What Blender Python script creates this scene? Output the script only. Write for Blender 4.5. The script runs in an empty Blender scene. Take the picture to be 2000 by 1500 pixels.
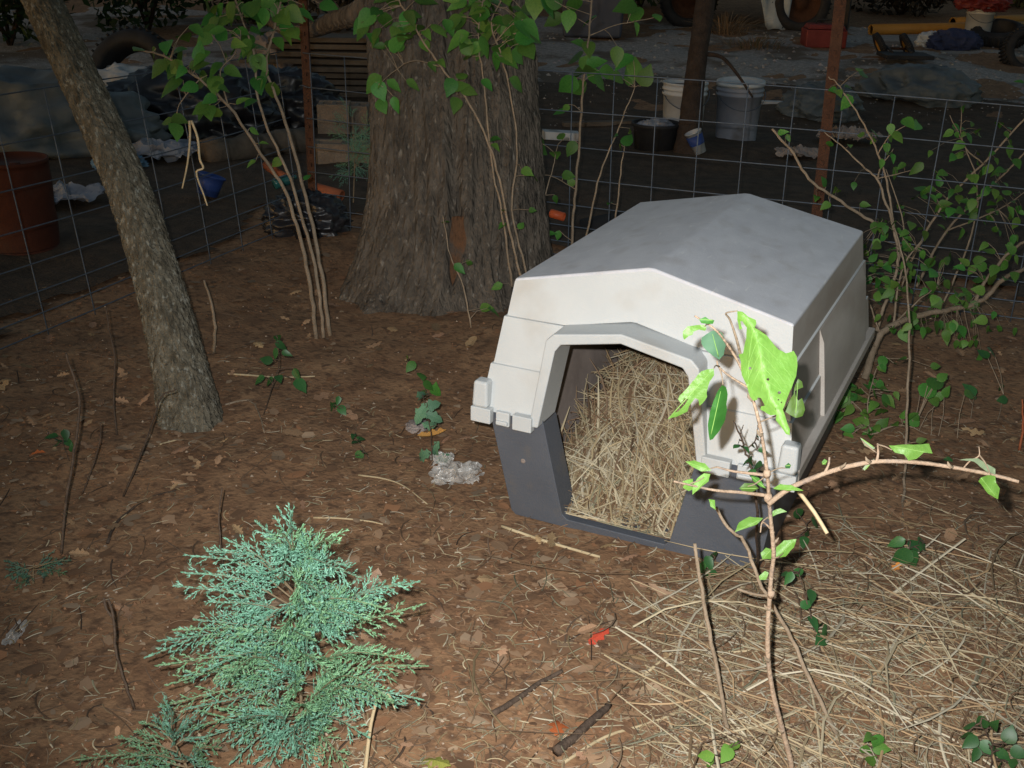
import bpy, bmesh, math, random
import numpy as np
from mathutils import Vector, Matrix, noise, geometry
random.seed(7); rng = np.random.default_rng(7)
SC = bpy.context.scene
COL = SC.collection

# ------------------------------------------------------------------ camera, sky, sun, flash, exposure
CAM = Vector((0.679, -2.000, 1.309)); FPX = 2150.0
RIGHT = Vector((0.90036387, 0.43467708, 0.02001836))
DOWN = Vector((0.18637388, -0.34365531, -0.92041610))
FWD = Vector((-0.39320437, 0.83244031, -0.39042728))
cd = bpy.data.cameras.new('camera'); cam = bpy.data.objects.new('camera', cd); COL.objects.link(cam)
cd.sensor_width = 36; cd.lens = FPX / 2000 * 36; cd.clip_start = 0.02; cd.clip_end = 400
m = Matrix.Identity(4)
for i in range(3):
    m[i][0] = RIGHT[i]; m[i][1] = -DOWN[i]; m[i][2] = -FWD[i]; m[i][3] = CAM[i]
cam.matrix_world = m; SC.camera = cam

W = bpy.data.worlds.new('World'); SC.world = W; W.use_nodes = True
wn = W.node_tree.nodes; wl = W.node_tree.links
sky = wn.new('ShaderNodeTexSky'); sky.sky_type = 'NISHITA'; sky.sun_disc = False
SUN_EL, SUN_ROT = math.radians(4), math.radians(200)
sky.sun_elevation = SUN_EL; sky.sun_rotation = SUN_ROT
bg = wn['Background']; bg.inputs[1].default_value = 0.12
wl.new(sky.outputs[0], bg.inputs[0])
sd = bpy.data.lights.new('sun', 'SUN'); sd.energy = 0.02; sd.angle = math.radians(15); sd.color = (1, .9, .8)
so = bpy.data.objects.new('sun', sd); COL.objects.link(so)
dirv = Vector((math.sin(SUN_ROT) * math.cos(SUN_EL), math.cos(SUN_ROT) * math.cos(SUN_EL), math.sin(SUN_EL)))
so.rotation_euler = dirv.to_track_quat('Z', 'Y').to_euler()
# the flashgun that lit the photograph: a small lamp a few centimetres from the lens
fd = bpy.data.lights.new('flash', 'SPOT'); fd.energy = 290; fd.shadow_soft_size = 0.010
fd.spot_size = math.radians(77); fd.spot_blend = 1.0; fd.color = (1.0, .99, .975)
fo = bpy.data.objects.new('flash', fd); COL.objects.link(fo)
fo.location = CAM - RIGHT * 0.045 - DOWN * 0.045
aim = FWD + RIGHT * 0.11 + DOWN * 0.07
fo.rotation_euler = (-aim).to_track_quat('Z', 'Y').to_euler()
vs = SC.view_settings
vs.view_transform = 'Standard'; vs.look = 'None'; vs.exposure = 0; vs.gamma = 1; vs.use_curve_mapping = False

# ------------------------------------------------------------------ helpers
HF = Vector((FWD.x, FWD.y, 0)).normalized(); HR = Vector((RIGHT.x, RIGHT.y, 0)).normalized()
YAW = math.atan2(HR.y, HR.x); UP = Vector((0, 0, 1))
def depth_s(x, y): return (x - CAM.x) * HF.x + (y - CAM.y) * HF.y
def H(x, y):
    s = depth_s(x, y)
    r = 0.05 * min(max(0, s - 7.5), 25)
    near = math.hypot(max(abs(x) - .35, 0), max(-y, y - 1, 0))
    k = min(1, near / .6)
    n = noise.noise((x * 1.3, y * 1.3, 2)) * .035 * k + noise.noise((x * 4.5, y * 4.5, 7)) * .012 * k + noise.noise((x * 16, y * 16, 5)) * .005
    # straw heap in front of the kennel's outer corner
    d2 = ((x - .75) / .55) ** 2 + ((y + .15) / .5) ** 2
    return r + n + .05 * math.exp(-d2)
def ray(u, v): return RIGHT * ((u - 1000) / FPX) + DOWN * ((v - 750) / FPX) + FWD
def P(u, v, d): return CAM + ray(u, v) * d
def G(u, v, lift=0.0):
    d = ray(u, v); t = -CAM.z / d.z
    for _ in range(25):
        p = CAM + d * t
        t += .6 * ((H(p.x, p.y) + lift) - p.z) / d.z if d.z < -0.02 else 0
    p = CAM + d * t
    return Vector((p.x, p.y, H(p.x, p.y) + lift))
def D(p): return (p - CAM).dot(FWD)
def PX(p):
    q = p - CAM; z = q.dot(FWD)
    return 1000 + FPX * q.dot(RIGHT) / z, 750 + FPX * q.dot(DOWN) / z

def rnd(a, b): return random.uniform(a, b)
def rvec(): return Vector((rnd(-1, 1), rnd(-1, 1), rnd(-1, 1)))

def tag(o, label=None, cat=None, group=None, kind=None):
    if label: o['label'] = label
    if cat: o['category'] = cat
    if group: o['group'] = group
    if kind: o['kind'] = kind
    return o
def thing(name, loc, label, cat, group=None):
    o = bpy.data.objects.new(name, None); COL.objects.link(o); o.location = loc; o.empty_display_size = .05
    return tag(o, label, cat, group)
def wloc(o):
    v = Vector((0, 0, 0))
    while o: v += o.location; o = o.parent
    return v
def mk(name, verts, faces, mat, parent=None, smooth=False, cols=None, local=False):
    """one mesh object; verts in world coordinates unless local"""
    me = bpy.data.meshes.new(name)
    off = Vector((0, 0, 0))
    if parent is not None and not local: off = wloc(parent)
    if isinstance(verts, np.ndarray): vv = (verts - np.array(off)).tolist()
    else: vv = [(v[0] - off.x, v[1] - off.y, v[2] - off.z) for v in verts]
    me.from_pydata(vv, [], faces)
    if smooth: me.polygons.foreach_set('use_smooth', [True] * len(me.polygons))
    if cols is not None:
        a = me.attributes.new('Col', 'FLOAT_COLOR', 'POINT')
        c = np.ones((len(vv), 4), dtype=np.float32); c[:, :3] = cols
        a.data.foreach_set('color', c.ravel())
    if mat: me.materials.append(mat)
    me.update()
    o = bpy.data.objects.new(name, me); COL.objects.link(o)
    if parent is not None: o.parent = parent
    return o
def mods(o, bevel=None, solid=None, seg=2, subsurf=0, auto=True):
    if subsurf:
        s = o.modifiers.new('s', 'SUBSURF'); s.levels = subsurf; s.render_levels = subsurf
    if solid:
        s = o.modifiers.new('t', 'SOLIDIFY'); s.thickness = solid; s.offset = -1
    if bevel:
        b = o.modifiers.new('b', 'BEVEL'); b.width = bevel; b.segments = seg; b.limit_method = 'ANGLE'; b.angle_limit = math.radians(30)
        b.harden_normals = True
        o.data.polygons.foreach_set('use_smooth', [True] * len(o.data.polygons))
    return o

class MB:
    def __init__(s): s.v = []; s.f = []
    def add(s, v, f):
        n = len(s.v); s.v += [Vector(x) for x in v]; s.f += [tuple(i + n for i in q) for q in f]
    def box(s, c, size, M=None, taper=1.0):
        x, y, z = [k / 2 for k in size]; c = Vector(c); v = []
        for dz in (-1, 1):
            t = taper if dz > 0 else 1
            for a, b in ((-1, -1), (1, -1), (1, 1), (-1, 1)):
                q = Vector((a * x * t, b * y * t, dz * z))
                v.append(c + (M @ q if M else q))
        s.add(v, [(3, 2, 1, 0), (4, 5, 6, 7), (0, 1, 5, 4), (1, 2, 6, 5), (2, 3, 7, 6), (3, 0, 4, 7)])
    def tube(s, pts, r, n=6, cap=True):
        pts = [Vector(p) for p in pts]; k = len(pts)
        rs = r if isinstance(r, (list, tuple)) else [r] * k
        v = []; ref = None
        for i, p in enumerate(pts):
            t = (pts[min(i + 1, k - 1)] - pts[max(i - 1, 0)])
            t = t.normalized() if t.length > 1e-9 else UP
            if ref is None: ref = t.orthogonal().normalized()
            ref = (ref - t * ref.dot(t)); ref = ref.normalized() if ref.length > 1e-6 else t.orthogonal().normalized()
            b = t.cross(ref)
            for j in range(n):
                a = 2 * math.pi * j / n
                v.append(p + (ref * math.cos(a) + b * math.sin(a)) * rs[i])
        f = [(i * n + j, i * n + (j + 1) % n, (i + 1) * n + (j + 1) % n, (i + 1) * n + j) for i in range(k - 1) for j in range(n)]
        if cap: f += [tuple(range(n - 1, -1, -1)), tuple((k - 1) * n + j for j in range(n))]
        s.add(v, f)
    def lathe(s, prof, n=28, c=(0, 0, 0), M=None):
        c = Vector(c); v = []
        for r, z in prof:
            for j in range(n):
                a = 2 * math.pi * j / n; q = Vector((r * math.cos(a), r * math.sin(a), z)); v.append(c + (M @ q if M else q))
        k = len(prof)
        f = [(i * n + j, i * n + (j + 1) % n, (i + 1) * n + (j + 1) % n, (i + 1) * n + j) for i in range(k - 1) for j in range(n)]
        s.add(v, f)
    def build(s, name, mat, parent=None, smooth=False): return mk(name, s.v, s.f, mat, parent, smooth)

def spline(pts, n=4):
    """catmull-rom through points"""
    pts = [Vector(p) for p in pts]
    if len(pts) < 3: return [pts[0].lerp(pts[-1], i / (n * 2)) for i in range(n * 2 + 1)]
    out = []; q = [pts[0] * 2 - pts[1]] + pts + [pts[-1] * 2 - pts[-2]]
    for i in range(1, len(q) - 2):
        for j in range(n):
            t = j / n; a, b, c, d = q[i - 1], q[i], q[i + 1], q[i + 2]
            out.append(.5 * ((2 * b) + (c - a) * t + (2 * a - 5 * b + 4 * c - d) * t * t + (3 * b - a - 3 * c + d) * t ** 3))
    out.append(pts[-1]); return out

# ------------------------------------------------------------------ materials
def mat(name, c1, c2=None, scale=8, rough=.75, bump=0, bscale=None, rand=0, attr=False, trans=0, spec=.3, metal=0, stretch=None, spots=None, detail=6, hue=0, scratch=False, bdist=.01):
    M = bpy.data.materials.new(name); M.use_nodes = True; nt = M.node_tree; N = nt.nodes; L = nt.links
    bs = N['Principled BSDF']; bs.inputs['Roughness'].default_value = rough; bs.inputs['Metallic'].default_value = metal
    bs.inputs['Specular IOR Level'].default_value = spec
    tc = N.new('ShaderNodeTexCoord'); vec = tc.outputs['Object']
    if stretch:
        mp = N.new('ShaderNodeMapping'); mp.inputs['Scale'].default_value = stretch; L.new(vec, mp.inputs[0]); vec = mp.outputs[0]
    nz = N.new('ShaderNodeTexNoise'); nz.inputs['Scale'].default_value = scale; nz.inputs['Detail'].default_value = detail; nz.inputs['Roughness'].default_value = .65
    L.new(vec, nz.inputs['Vector'])
    if attr:
        at = N.new('ShaderNodeAttribute'); at.attribute_name = 'Col'; col = at.outputs['Color']
    else:
        rp = N.new('ShaderNodeValToRGB'); rp.color_ramp.elements[0].position = .34; rp.color_ramp.elements[1].position = .68
        rp.color_ramp.elements[0].color = (*c1, 1); rp.color_ramp.elements[1].color = (*(c2 or c1), 1)
        L.new(nz.outputs['Fac'], rp.inputs[0]); col = rp.outputs[0]
    if spots:
        sc, sca, lo, hi = spots
        n2 = N.new('ShaderNodeTexNoise'); n2.inputs['Scale'].default_value = sca; n2.inputs['Detail'].default_value = 4; L.new(vec, n2.inputs['Vector'])
        mr = N.new('ShaderNodeMapRange'); mr.inputs[1].default_value = lo; mr.inputs[2].default_value = hi; L.new(n2.outputs['Fac'], mr.inputs[0])
        mx = N.new('ShaderNodeMix'); mx.data_type = 'RGBA'; L.new(mr.outputs[0], mx.inputs[0]); L.new(col, mx.inputs[6]); mx.inputs[7].default_value = (*sc, 1); col = mx.outputs[2]
    if scratch:  # pale scuffs, two directions
        for i, st_ in enumerate(((3, 42, 3), (30, 5, 3))):
            mp2 = N.new('ShaderNodeMapping'); mp2.inputs['Scale'].default_value = st_; mp2.inputs['Rotation'].default_value = (0, 0, .35 - .8 * i); L.new(tc.outputs['Object'], mp2.inputs[0])
            n5 = N.new('ShaderNodeTexNoise'); n5.inputs['Scale'].default_value = 2.2; n5.inputs['Detail'].default_value = 2; n5.inputs['Distortion'].default_value = .6; L.new(mp2.outputs[0], n5.inputs['Vector'])
            r5 = N.new('ShaderNodeMapRange'); r5.inputs[1].default_value = .69; r5.inputs[2].default_value = .74; r5.inputs[4].default_value = .55; L.new(n5.outputs['Fac'], r5.inputs[0])
            x5 = N.new('ShaderNodeMix'); x5.data_type = 'RGBA'; L.new(r5.outputs[0], x5.inputs[0]); L.new(col, x5.inputs[6]); x5.inputs[7].default_value = (.70, .70, .69, 1); col = x5.outputs[2]
    if rand:
        oi = N.new('ShaderNodeObjectInfo'); mr = N.new('ShaderNodeMapRange'); mr.inputs[3].default_value = 1 - rand; mr.inputs[4].default_value = 1 + rand
        L.new(oi.outputs['Random'], mr.inputs[0]); hs = N.new('ShaderNodeHueSaturation'); L.new(mr.outputs[0], hs.inputs['Value']); L.new(col, hs.inputs['Color'])
        if hue:
            m2 = N.new('ShaderNodeMath'); m2.operation = 'MULTIPLY'; m2.inputs[1].default_value = 7.31; L.new(oi.outputs['Random'], m2.inputs[0])
            m3 = N.new('ShaderNodeMath'); m3.operation = 'FRACT'; L.new(m2.outputs[0], m3.inputs[0])
            m4 = N.new('ShaderNodeMapRange'); m4.inputs[3].default_value = .5 - hue; m4.inputs[4].default_value = .5 + hue; L.new(m3.outputs[0], m4.inputs[0]); L.new(m4.outputs[0], hs.inputs['Hue'])
        col = hs.outputs[0]
    L.new(col, bs.inputs['Base Color'])
    if bump:
        b = N.new('ShaderNodeBump'); b.inputs['Strength'].default_value = bump; b.inputs['Distance'].default_value = bdist
        n3 = N.new('ShaderNodeTexNoise'); n3.inputs['Scale'].default_value = bscale or scale * 3; n3.inputs['Detail'].default_value = 8; L.new(vec, n3.inputs['Vector'])
        L.new(n3.outputs['Fac'], b.inputs['Height']); L.new(b.outputs[0], bs.inputs['Normal'])
    if trans:
        tr = N.new('ShaderNodeBsdfTranslucent'); L.new(col, tr.inputs[0]); ms = N.new('ShaderNodeMixShader'); ms.inputs[0].default_value = trans
        L.new(bs.outputs[0], ms.inputs[1]); L.new(tr.outputs[0], ms.inputs[2]); L.new(ms.outputs[0], N['Material Output'].inputs[0])
    return M

M_soil = mat('soil', (.19, .10, .052), (.31, .18, .095), 7, .95, .5, 80, spots=((.13, .072, .04), 40, .50, .66))
M_gravel = mat('gravel', (.20, .18, .165), (.40, .37, .34), 30, .95, 1.0, 70, spots=((.13, .10, .075), 2.2, .5, .62))
M_litter = mat('litter', (.2, .1, .05), attr=True, rough=.8, scale=40)
M_straw = mat('straw', (.5, .4, .2), attr=True, rough=.6, spec=.35)
M_beige = mat('beige_plastic', (.455, .478, .482), (.50, .518, .515), 5, .5, .10, 240, spots=((.37, .335, .285), 5.5, .53, .86))
M_roof = mat('roof_plastic', (.51, .518, .55), (.585, .593, .62), 20, .5, .10, 300, spots=((.44, .43, .43), 22, .52, .85), stretch=(1, .6, 1), scratch=True)
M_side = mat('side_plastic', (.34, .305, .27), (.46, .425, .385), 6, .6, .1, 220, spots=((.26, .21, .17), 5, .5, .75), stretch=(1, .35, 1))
M_tub = mat('tub_plastic', (.085, .094, .112), (.108, .118, .138), 7, .5, .15, 200, spots=((.13, .12, .11), 16, .58, .85))
M_inside = mat('inside_plastic', (.20, .165, .145), (.30, .25, .22), 9, .8)
M_leaf = mat('leaf_green', (.056, .155, .024), (.090, .215, .036), 14, .5, trans=.2, rand=.35, hue=.03, spec=.4, bump=.15, bscale=60)
M_leafb = mat('leaf_bright', (.14, .32, .045), (.19, .38, .075), 20, .45, trans=.22, rand=.15, spec=.45, bump=.2, bscale=120, spots=((.28, .38, .13), 60, .70, .76))
M_leafd = mat('leaf_dark', (.022, .085, .022), (.035, .11, .03), 14, .45, trans=.1, rand=.3, spec=.4)
M_leafg = mat('leaf_underside', (.22, .30, .17), (.28, .36, .22), 20, .6, trans=.2, rand=.15)
M_leafo = mat('leaf_bluegreen', (.065, .155, .085), (.10, .20, .12), 16, .6, rand=.2)
M_vein = mat('leaf_vein', (.20, .38, .085), (.24, .42, .11), 20, .5)
M_stem = mat('stem_bark', (.20, .15, .10), (.31, .24, .17), 30, .8, .5, 120, rand=.15)
M_stemf = mat('stem_tan', (.29, .205, .14), (.42, .315, .225), 40, .7, .5, 140, spots=((.24, .19, .16), 30, .55, .7))
M_stemd = mat('twig_dark', (.05, .034, .024), (.10, .07, .05), 40, .85, .5, 120, rand=.3)
M_dry = mat('dry_stalk', (.40, .31, .18), (.56, .45, .28), 40, .7, rand=.15)
M_fallen = mat('fallen_leaf', (.22, .125, .065), (.38, .25, .145), 30, .8, rand=.42, hue=.014, bump=.3, bscale=120)
M_bark1 = mat('bark_furrowed', (.064, .053, .042), (.155, .128, .10), 20, .95, 1.0, 55, stretch=(1, 1, .22), spots=((.23, .205, .17), 60, .60, .72), bdist=.035)
M_bark2 = mat('bark_flaky', (.085, .072, .05), (.215, .19, .14), 40, .95, 1.0, 90, stretch=(1, 1, .4), spots=((.31, .30, .25), 80, .57, .70), bdist=.025)
M_scar = mat('bare_wood', (.11, .055, .028), (.17, .085, .042), 18, .9, .9, 60, stretch=(1, 1, .3), spots=((.09, .072, .056), 22, .47, .60), bdist=.03)
M_barkd = mat('bark_dark', (.035, .024, .018), (.06, .043, .034), 20, .95, .8, 60)
M_wire = mat('galvanised_wire', (.075, .095, .125), (.12, .145, .18), 30, .5, metal=.2)
M_rust = mat('rusty_steel', (.048, .021, .012), (.08, .036, .020), 30, .85, .4, 100)
M_jun = mat('juniper_scales', (.1, .3, .2), attr=True, rough=.6)
M_junw = mat('juniper_wood', (.17, .13, .075), (.26, .19, .12), 40, .85)
M_white = mat('bucket_white', (.40, .42, .44), (.55, .57, .58), 5, .5, spots=((.22, .20, .18), 5, .55, .7))
M_greyb = mat('bucket_grey', (.20, .22, .27), (.29, .31, .36), 5, .5, spots=((.12, .11, .11), 5, .55, .7))
M_black = mat('black_rubber', (.012, .012, .014), (.03, .03, .032), 8, .7)
M_blackp = mat('black_plastic', (.014, .014, .017), (.024, .024, .028), 8, .35, spec=.5)
M_tarp = mat('silver_tarp', (.26, .31, .36), (.42, .47, .50), 3, .5, .6, 12)
M_blue = mat('blue_plastic', (.02, .045, .18), (.035, .075, .26), 6, .5)
M_bluet = mat('blue_tarp', (.10, .20, .32), (.16, .28, .40), 6, .5, .4, 12)
M_red = mat('red_paint', (.13, .018, .016), (.20, .035, .03), 8, .5)
M_terra = mat('terracotta', (.26, .075, .03), (.34, .11, .05), 10, .8)
M_orange = mat('orange_plastic', (.50, .085, .025), (.58, .12, .04), 10, .5)
M_barrel = mat('rusty_barrel', (.048, .012, .006), (.085, .022, .010), 5, .8, .3, 30, spots=((.07, .03, .02), 4, .55, .7))
M_yellow = mat('yellow_pipe', (.30, .15, .025), (.38, .20, .04), 5, .5)
M_block = mat('concrete_block', (.17, .135, .105), (.24, .195, .155), 14, .95, .8, 90)
M_wood = mat('old_wood', (.07, .056, .044), (.14, .115, .09), 9, .9, .6, 40, stretch=(.3, 1, 1))
M_teal = mat('teal_glass', (.02, .10, .10), (.03, .14, .13), 4, .15, spec=.6)
M_film = mat('clear_film', (.50, .47, .42), (.66, .65, .62), 18, .2, .5, 60, spec=.9)
M_film.node_tree.nodes['Principled BSDF'].inputs['Alpha'].default_value = .5
M_paper = mat('pale_paper', (.20, .165, .15), (.32, .275, .25), 8, .8)
M_navy = mat('navy_cloth', (.022, .03, .075), (.04, .05, .11), 8, .8)
M_tote = mat('slate_plastic', (.045, .055, .085), (.07, .08, .11), 6, .5)
M_sheet = mat('grey_sheeting', (.075, .088, .095), (.13, .145, .15), 4, .55, .4, 20)
M_bushf = mat('brush_leaves', (.02, .05, .015), attr=True, rough=.7)

# ------------------------------------------------------------------ setting: ground and gravel yard
def axis(lo, hi, fine_lo, fine_hi, step):
    a = list(np.arange(fine_lo, fine_hi, step)); x = fine_lo; s = step
    left = []
    while x > lo: s *= 1.25; x -= s; left.append(x)
    x = a[-1]; s = step; right_ = []
    while x < hi: s *= 1.25; x += s; right_.append(x)
    return left[::-1] + a + right_
def sheet(name, xs, ys, mat_, lift=0, keep=None):
    v = [(x, y, H(x, y) + lift) for y in ys for x in xs]; n = len(xs)
    f = [(j * n + i, j * n + i + 1, (j + 1) * n + i + 1, (j + 1) * n + i) for j in range(len(ys) - 1) for i in range(n - 1)]
    if keep:
        ok = [keep(q[0], q[1]) for q in v]
        f = [q for q in f if all(ok[i] for i in q)]
    return mk(name, v, f, mat_, None, True)
tag(sheet('ground', axis(-120, 120, -2.6, 1.5, .022), axis(-60, 160, -1.2, 2.6, .022), M_soil), kind='structure')
GROUND = bpy.data.objects['ground']
def yard(x, y):
    s = depth_s(x, y); e = noise.noise((x * .9, y * .9, 11)) * .5 + noise.noise((x * 4, y * 4, 3)) * .15
    lat = (x - CAM.x) * HR.x + (y - CAM.y) * HR.y
    lo = 7.6 - .25 * lat if lat > -1 else 7.85 - .0 * lat
    return lo + e < s < 13.0 + e * 1.2
tag(sheet('gravel_yard', list(np.arange(-14, 8, .11)), list(np.arange(2, 16, .11)), M_gravel, .006, yard), kind='structure')

M_darkground = mat('dark_ground', (.045, .032, .022), (.095, .065, .043), 12, .95, .8, 60)  # ground sheet beyond the fence line, made darker than the soil by colour alone
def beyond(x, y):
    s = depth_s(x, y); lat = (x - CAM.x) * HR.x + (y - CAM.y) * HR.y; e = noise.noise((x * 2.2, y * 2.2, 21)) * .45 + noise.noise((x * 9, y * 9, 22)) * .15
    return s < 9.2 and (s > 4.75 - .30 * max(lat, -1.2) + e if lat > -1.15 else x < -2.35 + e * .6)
tag(sheet('dark_ground', list(np.arange(-9, 4, .05)), list(np.arange(-2, 7.5, .05)), M_darkground, .014, beyond), kind='structure')

# ------------------------------------------------------------------ the kennel
def kennel():
    L_ = .98; hl, he, hr = .289, .582, .647; s2, s1 = .395, .50; cx = -.022
    root = thing('dog_house', (0, 0, 0), 'weathered plastic dog house with beige top and dark blue-grey tub, tilted and stuffed with hay', 'dog house')
    root.location = (0, .45, 0)
    def rect(z, e):
        t = (z - hl) / (he - hl)
        return .338 - .034 * t + e, .02 + .066 * t - e, L_ - .02 - .066 * t + e
    def dx(z):  # half width of the door at height z
        if z >= hl: return .186 + (.150 - .186) * (z - hl) / (.487 - hl)
        return .186 + (.140 - .186) * (hl - z) / (hl - .024)
    # --- side and back walls, stepped courses
    lv = [(hl, .010), (s2, .010), (s2 + .001, .005), (s1, .005), (s1 + .001, 0), (he - .004, 0)]
    v = []; f = []
    for z, e in lv:
        xh, yf, yb = rect(z, e); v += [(-xh, yf, z), (-xh, yb, z), (xh, yb, z), (xh, yf, z)]
    for k in range(len(lv) - 1):
        for j in range(3): f.append((k * 4 + j + 4, k * 4 + j + 1 + 4, k * 4 + j + 1, k * 4 + j))
    # front pillars
    for sgn in (-1, 1):
        for k in range(5):
            (z0, e0), (z1, e1) = lv[k], lv[k + 1]
            if k == 4: continue
            x0, y0, _ = rect(z0, e0); x1, y1, _ = rect(z1, e1)
            n = len(v)
            v += [(sgn * x0, y0, z0), (cx + sgn * dx(z0), y0, z0), (cx + sgn * dx(z1), y1, z1), (sgn * x1, y1, z1)]
            f.append((n, n + 1, n + 2, n + 3) if sgn < 0 else (n + 3, n + 2, n + 1, n))
    # gable band over the door
    x0, y0, _ = rect(s1 + .001, 0); x1, y1, _ = rect(he - .004, 0)
    sl = (y1 - y0) / (he - .004 - s1 - .001)
    def yy(z): return y0 + (z - s1 - .001) * sl
    n = len(v); zt = s1 + .001; za = .532
    pts = [(-x0, zt), (cx - dx(.487) - .004, zt), (cx - .006, za), (cx + .006, za), (cx + dx(.487) + .004, zt), (x0, zt), (x1, he - .004), (0, hr - .004), (-x1, he - .004)]
    v += [(x, yy(z), z) for x, z in pts]
    f += [(n, n + 1, n + 8), (n + 1, n + 2, n + 8), (n + 2, n + 7, n + 8), (n + 2, n + 3, n + 7), (n + 3, n + 6, n + 7), (n + 3, n + 4, n + 6), (n + 4, n + 5, n + 6)]
    n = len(v); yb1 = L_ - y1
    v += [(-x1, yb1, he - .004), (x1, yb1, he - .004), (0, yb1 - .01, hr - .004)]; f.append((n + 1, n, n + 2))
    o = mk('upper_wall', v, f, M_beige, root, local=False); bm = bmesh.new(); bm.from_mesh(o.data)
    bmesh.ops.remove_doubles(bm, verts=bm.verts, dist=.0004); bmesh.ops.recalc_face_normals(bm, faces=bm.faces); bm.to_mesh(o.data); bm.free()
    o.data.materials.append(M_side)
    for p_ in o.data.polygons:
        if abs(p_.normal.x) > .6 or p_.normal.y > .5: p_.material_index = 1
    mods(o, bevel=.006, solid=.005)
    # --- roof: two slopes moulded as one slab
    x1, y1, yb1 = rect(he, 0); x1 += .001; y1 -= .001; yb1 += .001
    yr = y1 + .018; th = .012
    top = [(-x1, y1, he), (-.007, yr - .004, hr), (.007, yr - .004, hr), (x1, y1, he), (x1, yb1, he), (.007, L_ - yr, hr), (-.007, L_ - yr, hr), (-x1, yb1, he)]
    bot = [(a, b, c - th) for a, b, c in top]
    v = []; v += top + bot
    f = [(0, 1, 6, 7), (1, 2, 5, 6), (2, 3, 4, 5), (8, 15, 14, 9), (9, 14, 13, 10), (10, 13, 12, 11)]
    ring = [0, 1, 2, 3, 4, 5, 6, 7]
    for a in range(8):
        b = (a + 1) % 8; f.append((a, a + 8, b + 8, b))
    o = mk('roof', v, f, M_roof, root); bm = bmesh.new(); bm.from_mesh(o.data); bmesh.ops.recalc_face_normals(bm, faces=bm.faces); bm.to_mesh(o.data); bm.free()
    mods(o, bevel=.005, seg=3)
    # --- hood and jambs round the doorway (vertical ring standing out of the slanting front)
    def ring_pts(off):
        a = [(-dx(hl) + off, hl - .012), (-.152 + off, .470 - off), (-.138 + off * .8, .487 - off), (0, .514 - off), (.138 - off * .8, .487 - off), (.152 - off, .470 - off), (dx(hl) - off, hl - .012)]
        return [(cx + x, z) for x, z in a]
    po, pi = ring_pts(-.016), ring_pts(.006)
    yA, yB = .0, .098; v = []; f = []
    for (ax, az), (bx, bz) in zip(po, pi):
        v += [(ax, yA, az), (ax, yB, az), (bx, yA, bz), (bx, yB, bz)]
    for k in range(6):
        a = k * 4; b = a + 4
        f += [(a, b, b + 1, a + 1), (a, a + 2, b + 2, b), (a + 2, a + 3, b + 3, b + 2), (a + 1, b + 1, b + 3, a + 3)]
    f += [(0, 1, 3, 2), (24, 26, 27, 25)]
    o = mk('door_hood', v, f, M_beige, root); bm = bmesh.new(); bm.from_mesh(o.data); bmesh.ops.recalc_face_normals(bm, faces=bm.faces); bm.to_mesh(o.data); bm.free()
    mods(o, bevel=.004)
    # --- flange round the bottom edge of the top
    mb = MB()
    mb.box((-.354, L_ / 2 + .01, hl - .003), (.020, L_ - .03, .030)); mb.box((.354, L_ / 2 + .01, hl - .003), (.020, L_ - .03, .030))
    mb.box((0, L_ - .004, hl - .003), (.688, .020, .030))
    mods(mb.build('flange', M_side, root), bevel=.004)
    for sgn in (-1, 1):
        xa, xb = sgn * .364, cx + sgn * (dx(hl) + .006)
        w = xb - xa; cuts = [0, .33, .40, .62, .69, 1]
        for a, b, tab in ((cuts[0], cuts[1], 0), (cuts[2], cuts[3], 1), (cuts[4], cuts[5], 0)):
            mb = MB()
            if tab: mb.box((xa + w * (a + b) / 2, .004, hl - .008), (abs(w * (b - a)), .010, .034)); nm = 'latch_tab'
            else: mb.box((xa + w * (a + b) / 2, .002, hl - .006), (abs(w * (b - a)), .020, .036)); nm = 'flange_front'
            if tab: mb.box((xa + w * (a + b) / 2, -.003, hl - .016), (abs(w * (b - a)) * .85, .008, .010))
            mods(mb.build(nm, M_beige, root), bevel=.0025)
        mb = MB(); mb.box((sgn * .343, .014, hl + .042), (.040, .040, .062), taper=.86)
        mods(mb.build('corner_boss', M_beige, root), bevel=.007)
        # raised panel on the long side, with its front edge showing
        xh = rect(hl, .010)[0]; v = []
        prof = [(hl + .012, .013), (s2 - .004, .012), (.470, .010), (.499, .001)]
        for y in (.315, L_ - .12):
            for z, e in prof:
                t = (z - hl) / (he - hl); xx = .338 - .034 * t + .006
                v += [(sgn * xx, y, z), (sgn * (xx + e), y, z)]
        f = []
        for k in range(3):
            a = k * 2; b = a + 8
            f += [(a + 1, a + 3, b + 3, b + 1), (a, a + 2, a + 3, a + 1), (b, b + 1, b + 3, b + 2)]
        f += [(0, 1, 9, 8), (6, 14, 15, 7)]
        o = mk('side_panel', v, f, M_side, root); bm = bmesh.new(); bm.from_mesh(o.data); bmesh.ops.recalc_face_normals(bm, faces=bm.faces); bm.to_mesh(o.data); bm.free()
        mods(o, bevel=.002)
    # --- tub
    def tr(z):
        t = (hl - z) / hl; return .332 - .037 * t, .022 + .056 * t, L_ - .022 - .056 * t
    v = []; f = []
    for z in (hl, .012, 0):
        xh, yf, yb = tr(z); k = 1 if z > 0 else .97
        v += [(-xh * k, yf, z), (-xh * k, yb, z), (xh * k, yb, z), (xh * k, yf, z)]
    for k in range(2):
        for j in range(3): f.append((k * 4 + j, k * 4 + j + 1, k * 4 + j + 5, k * 4 + j + 4))
    f.append((8, 9, 10, 11))
    n = len(v); zs = .024; cb = -.034
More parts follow.
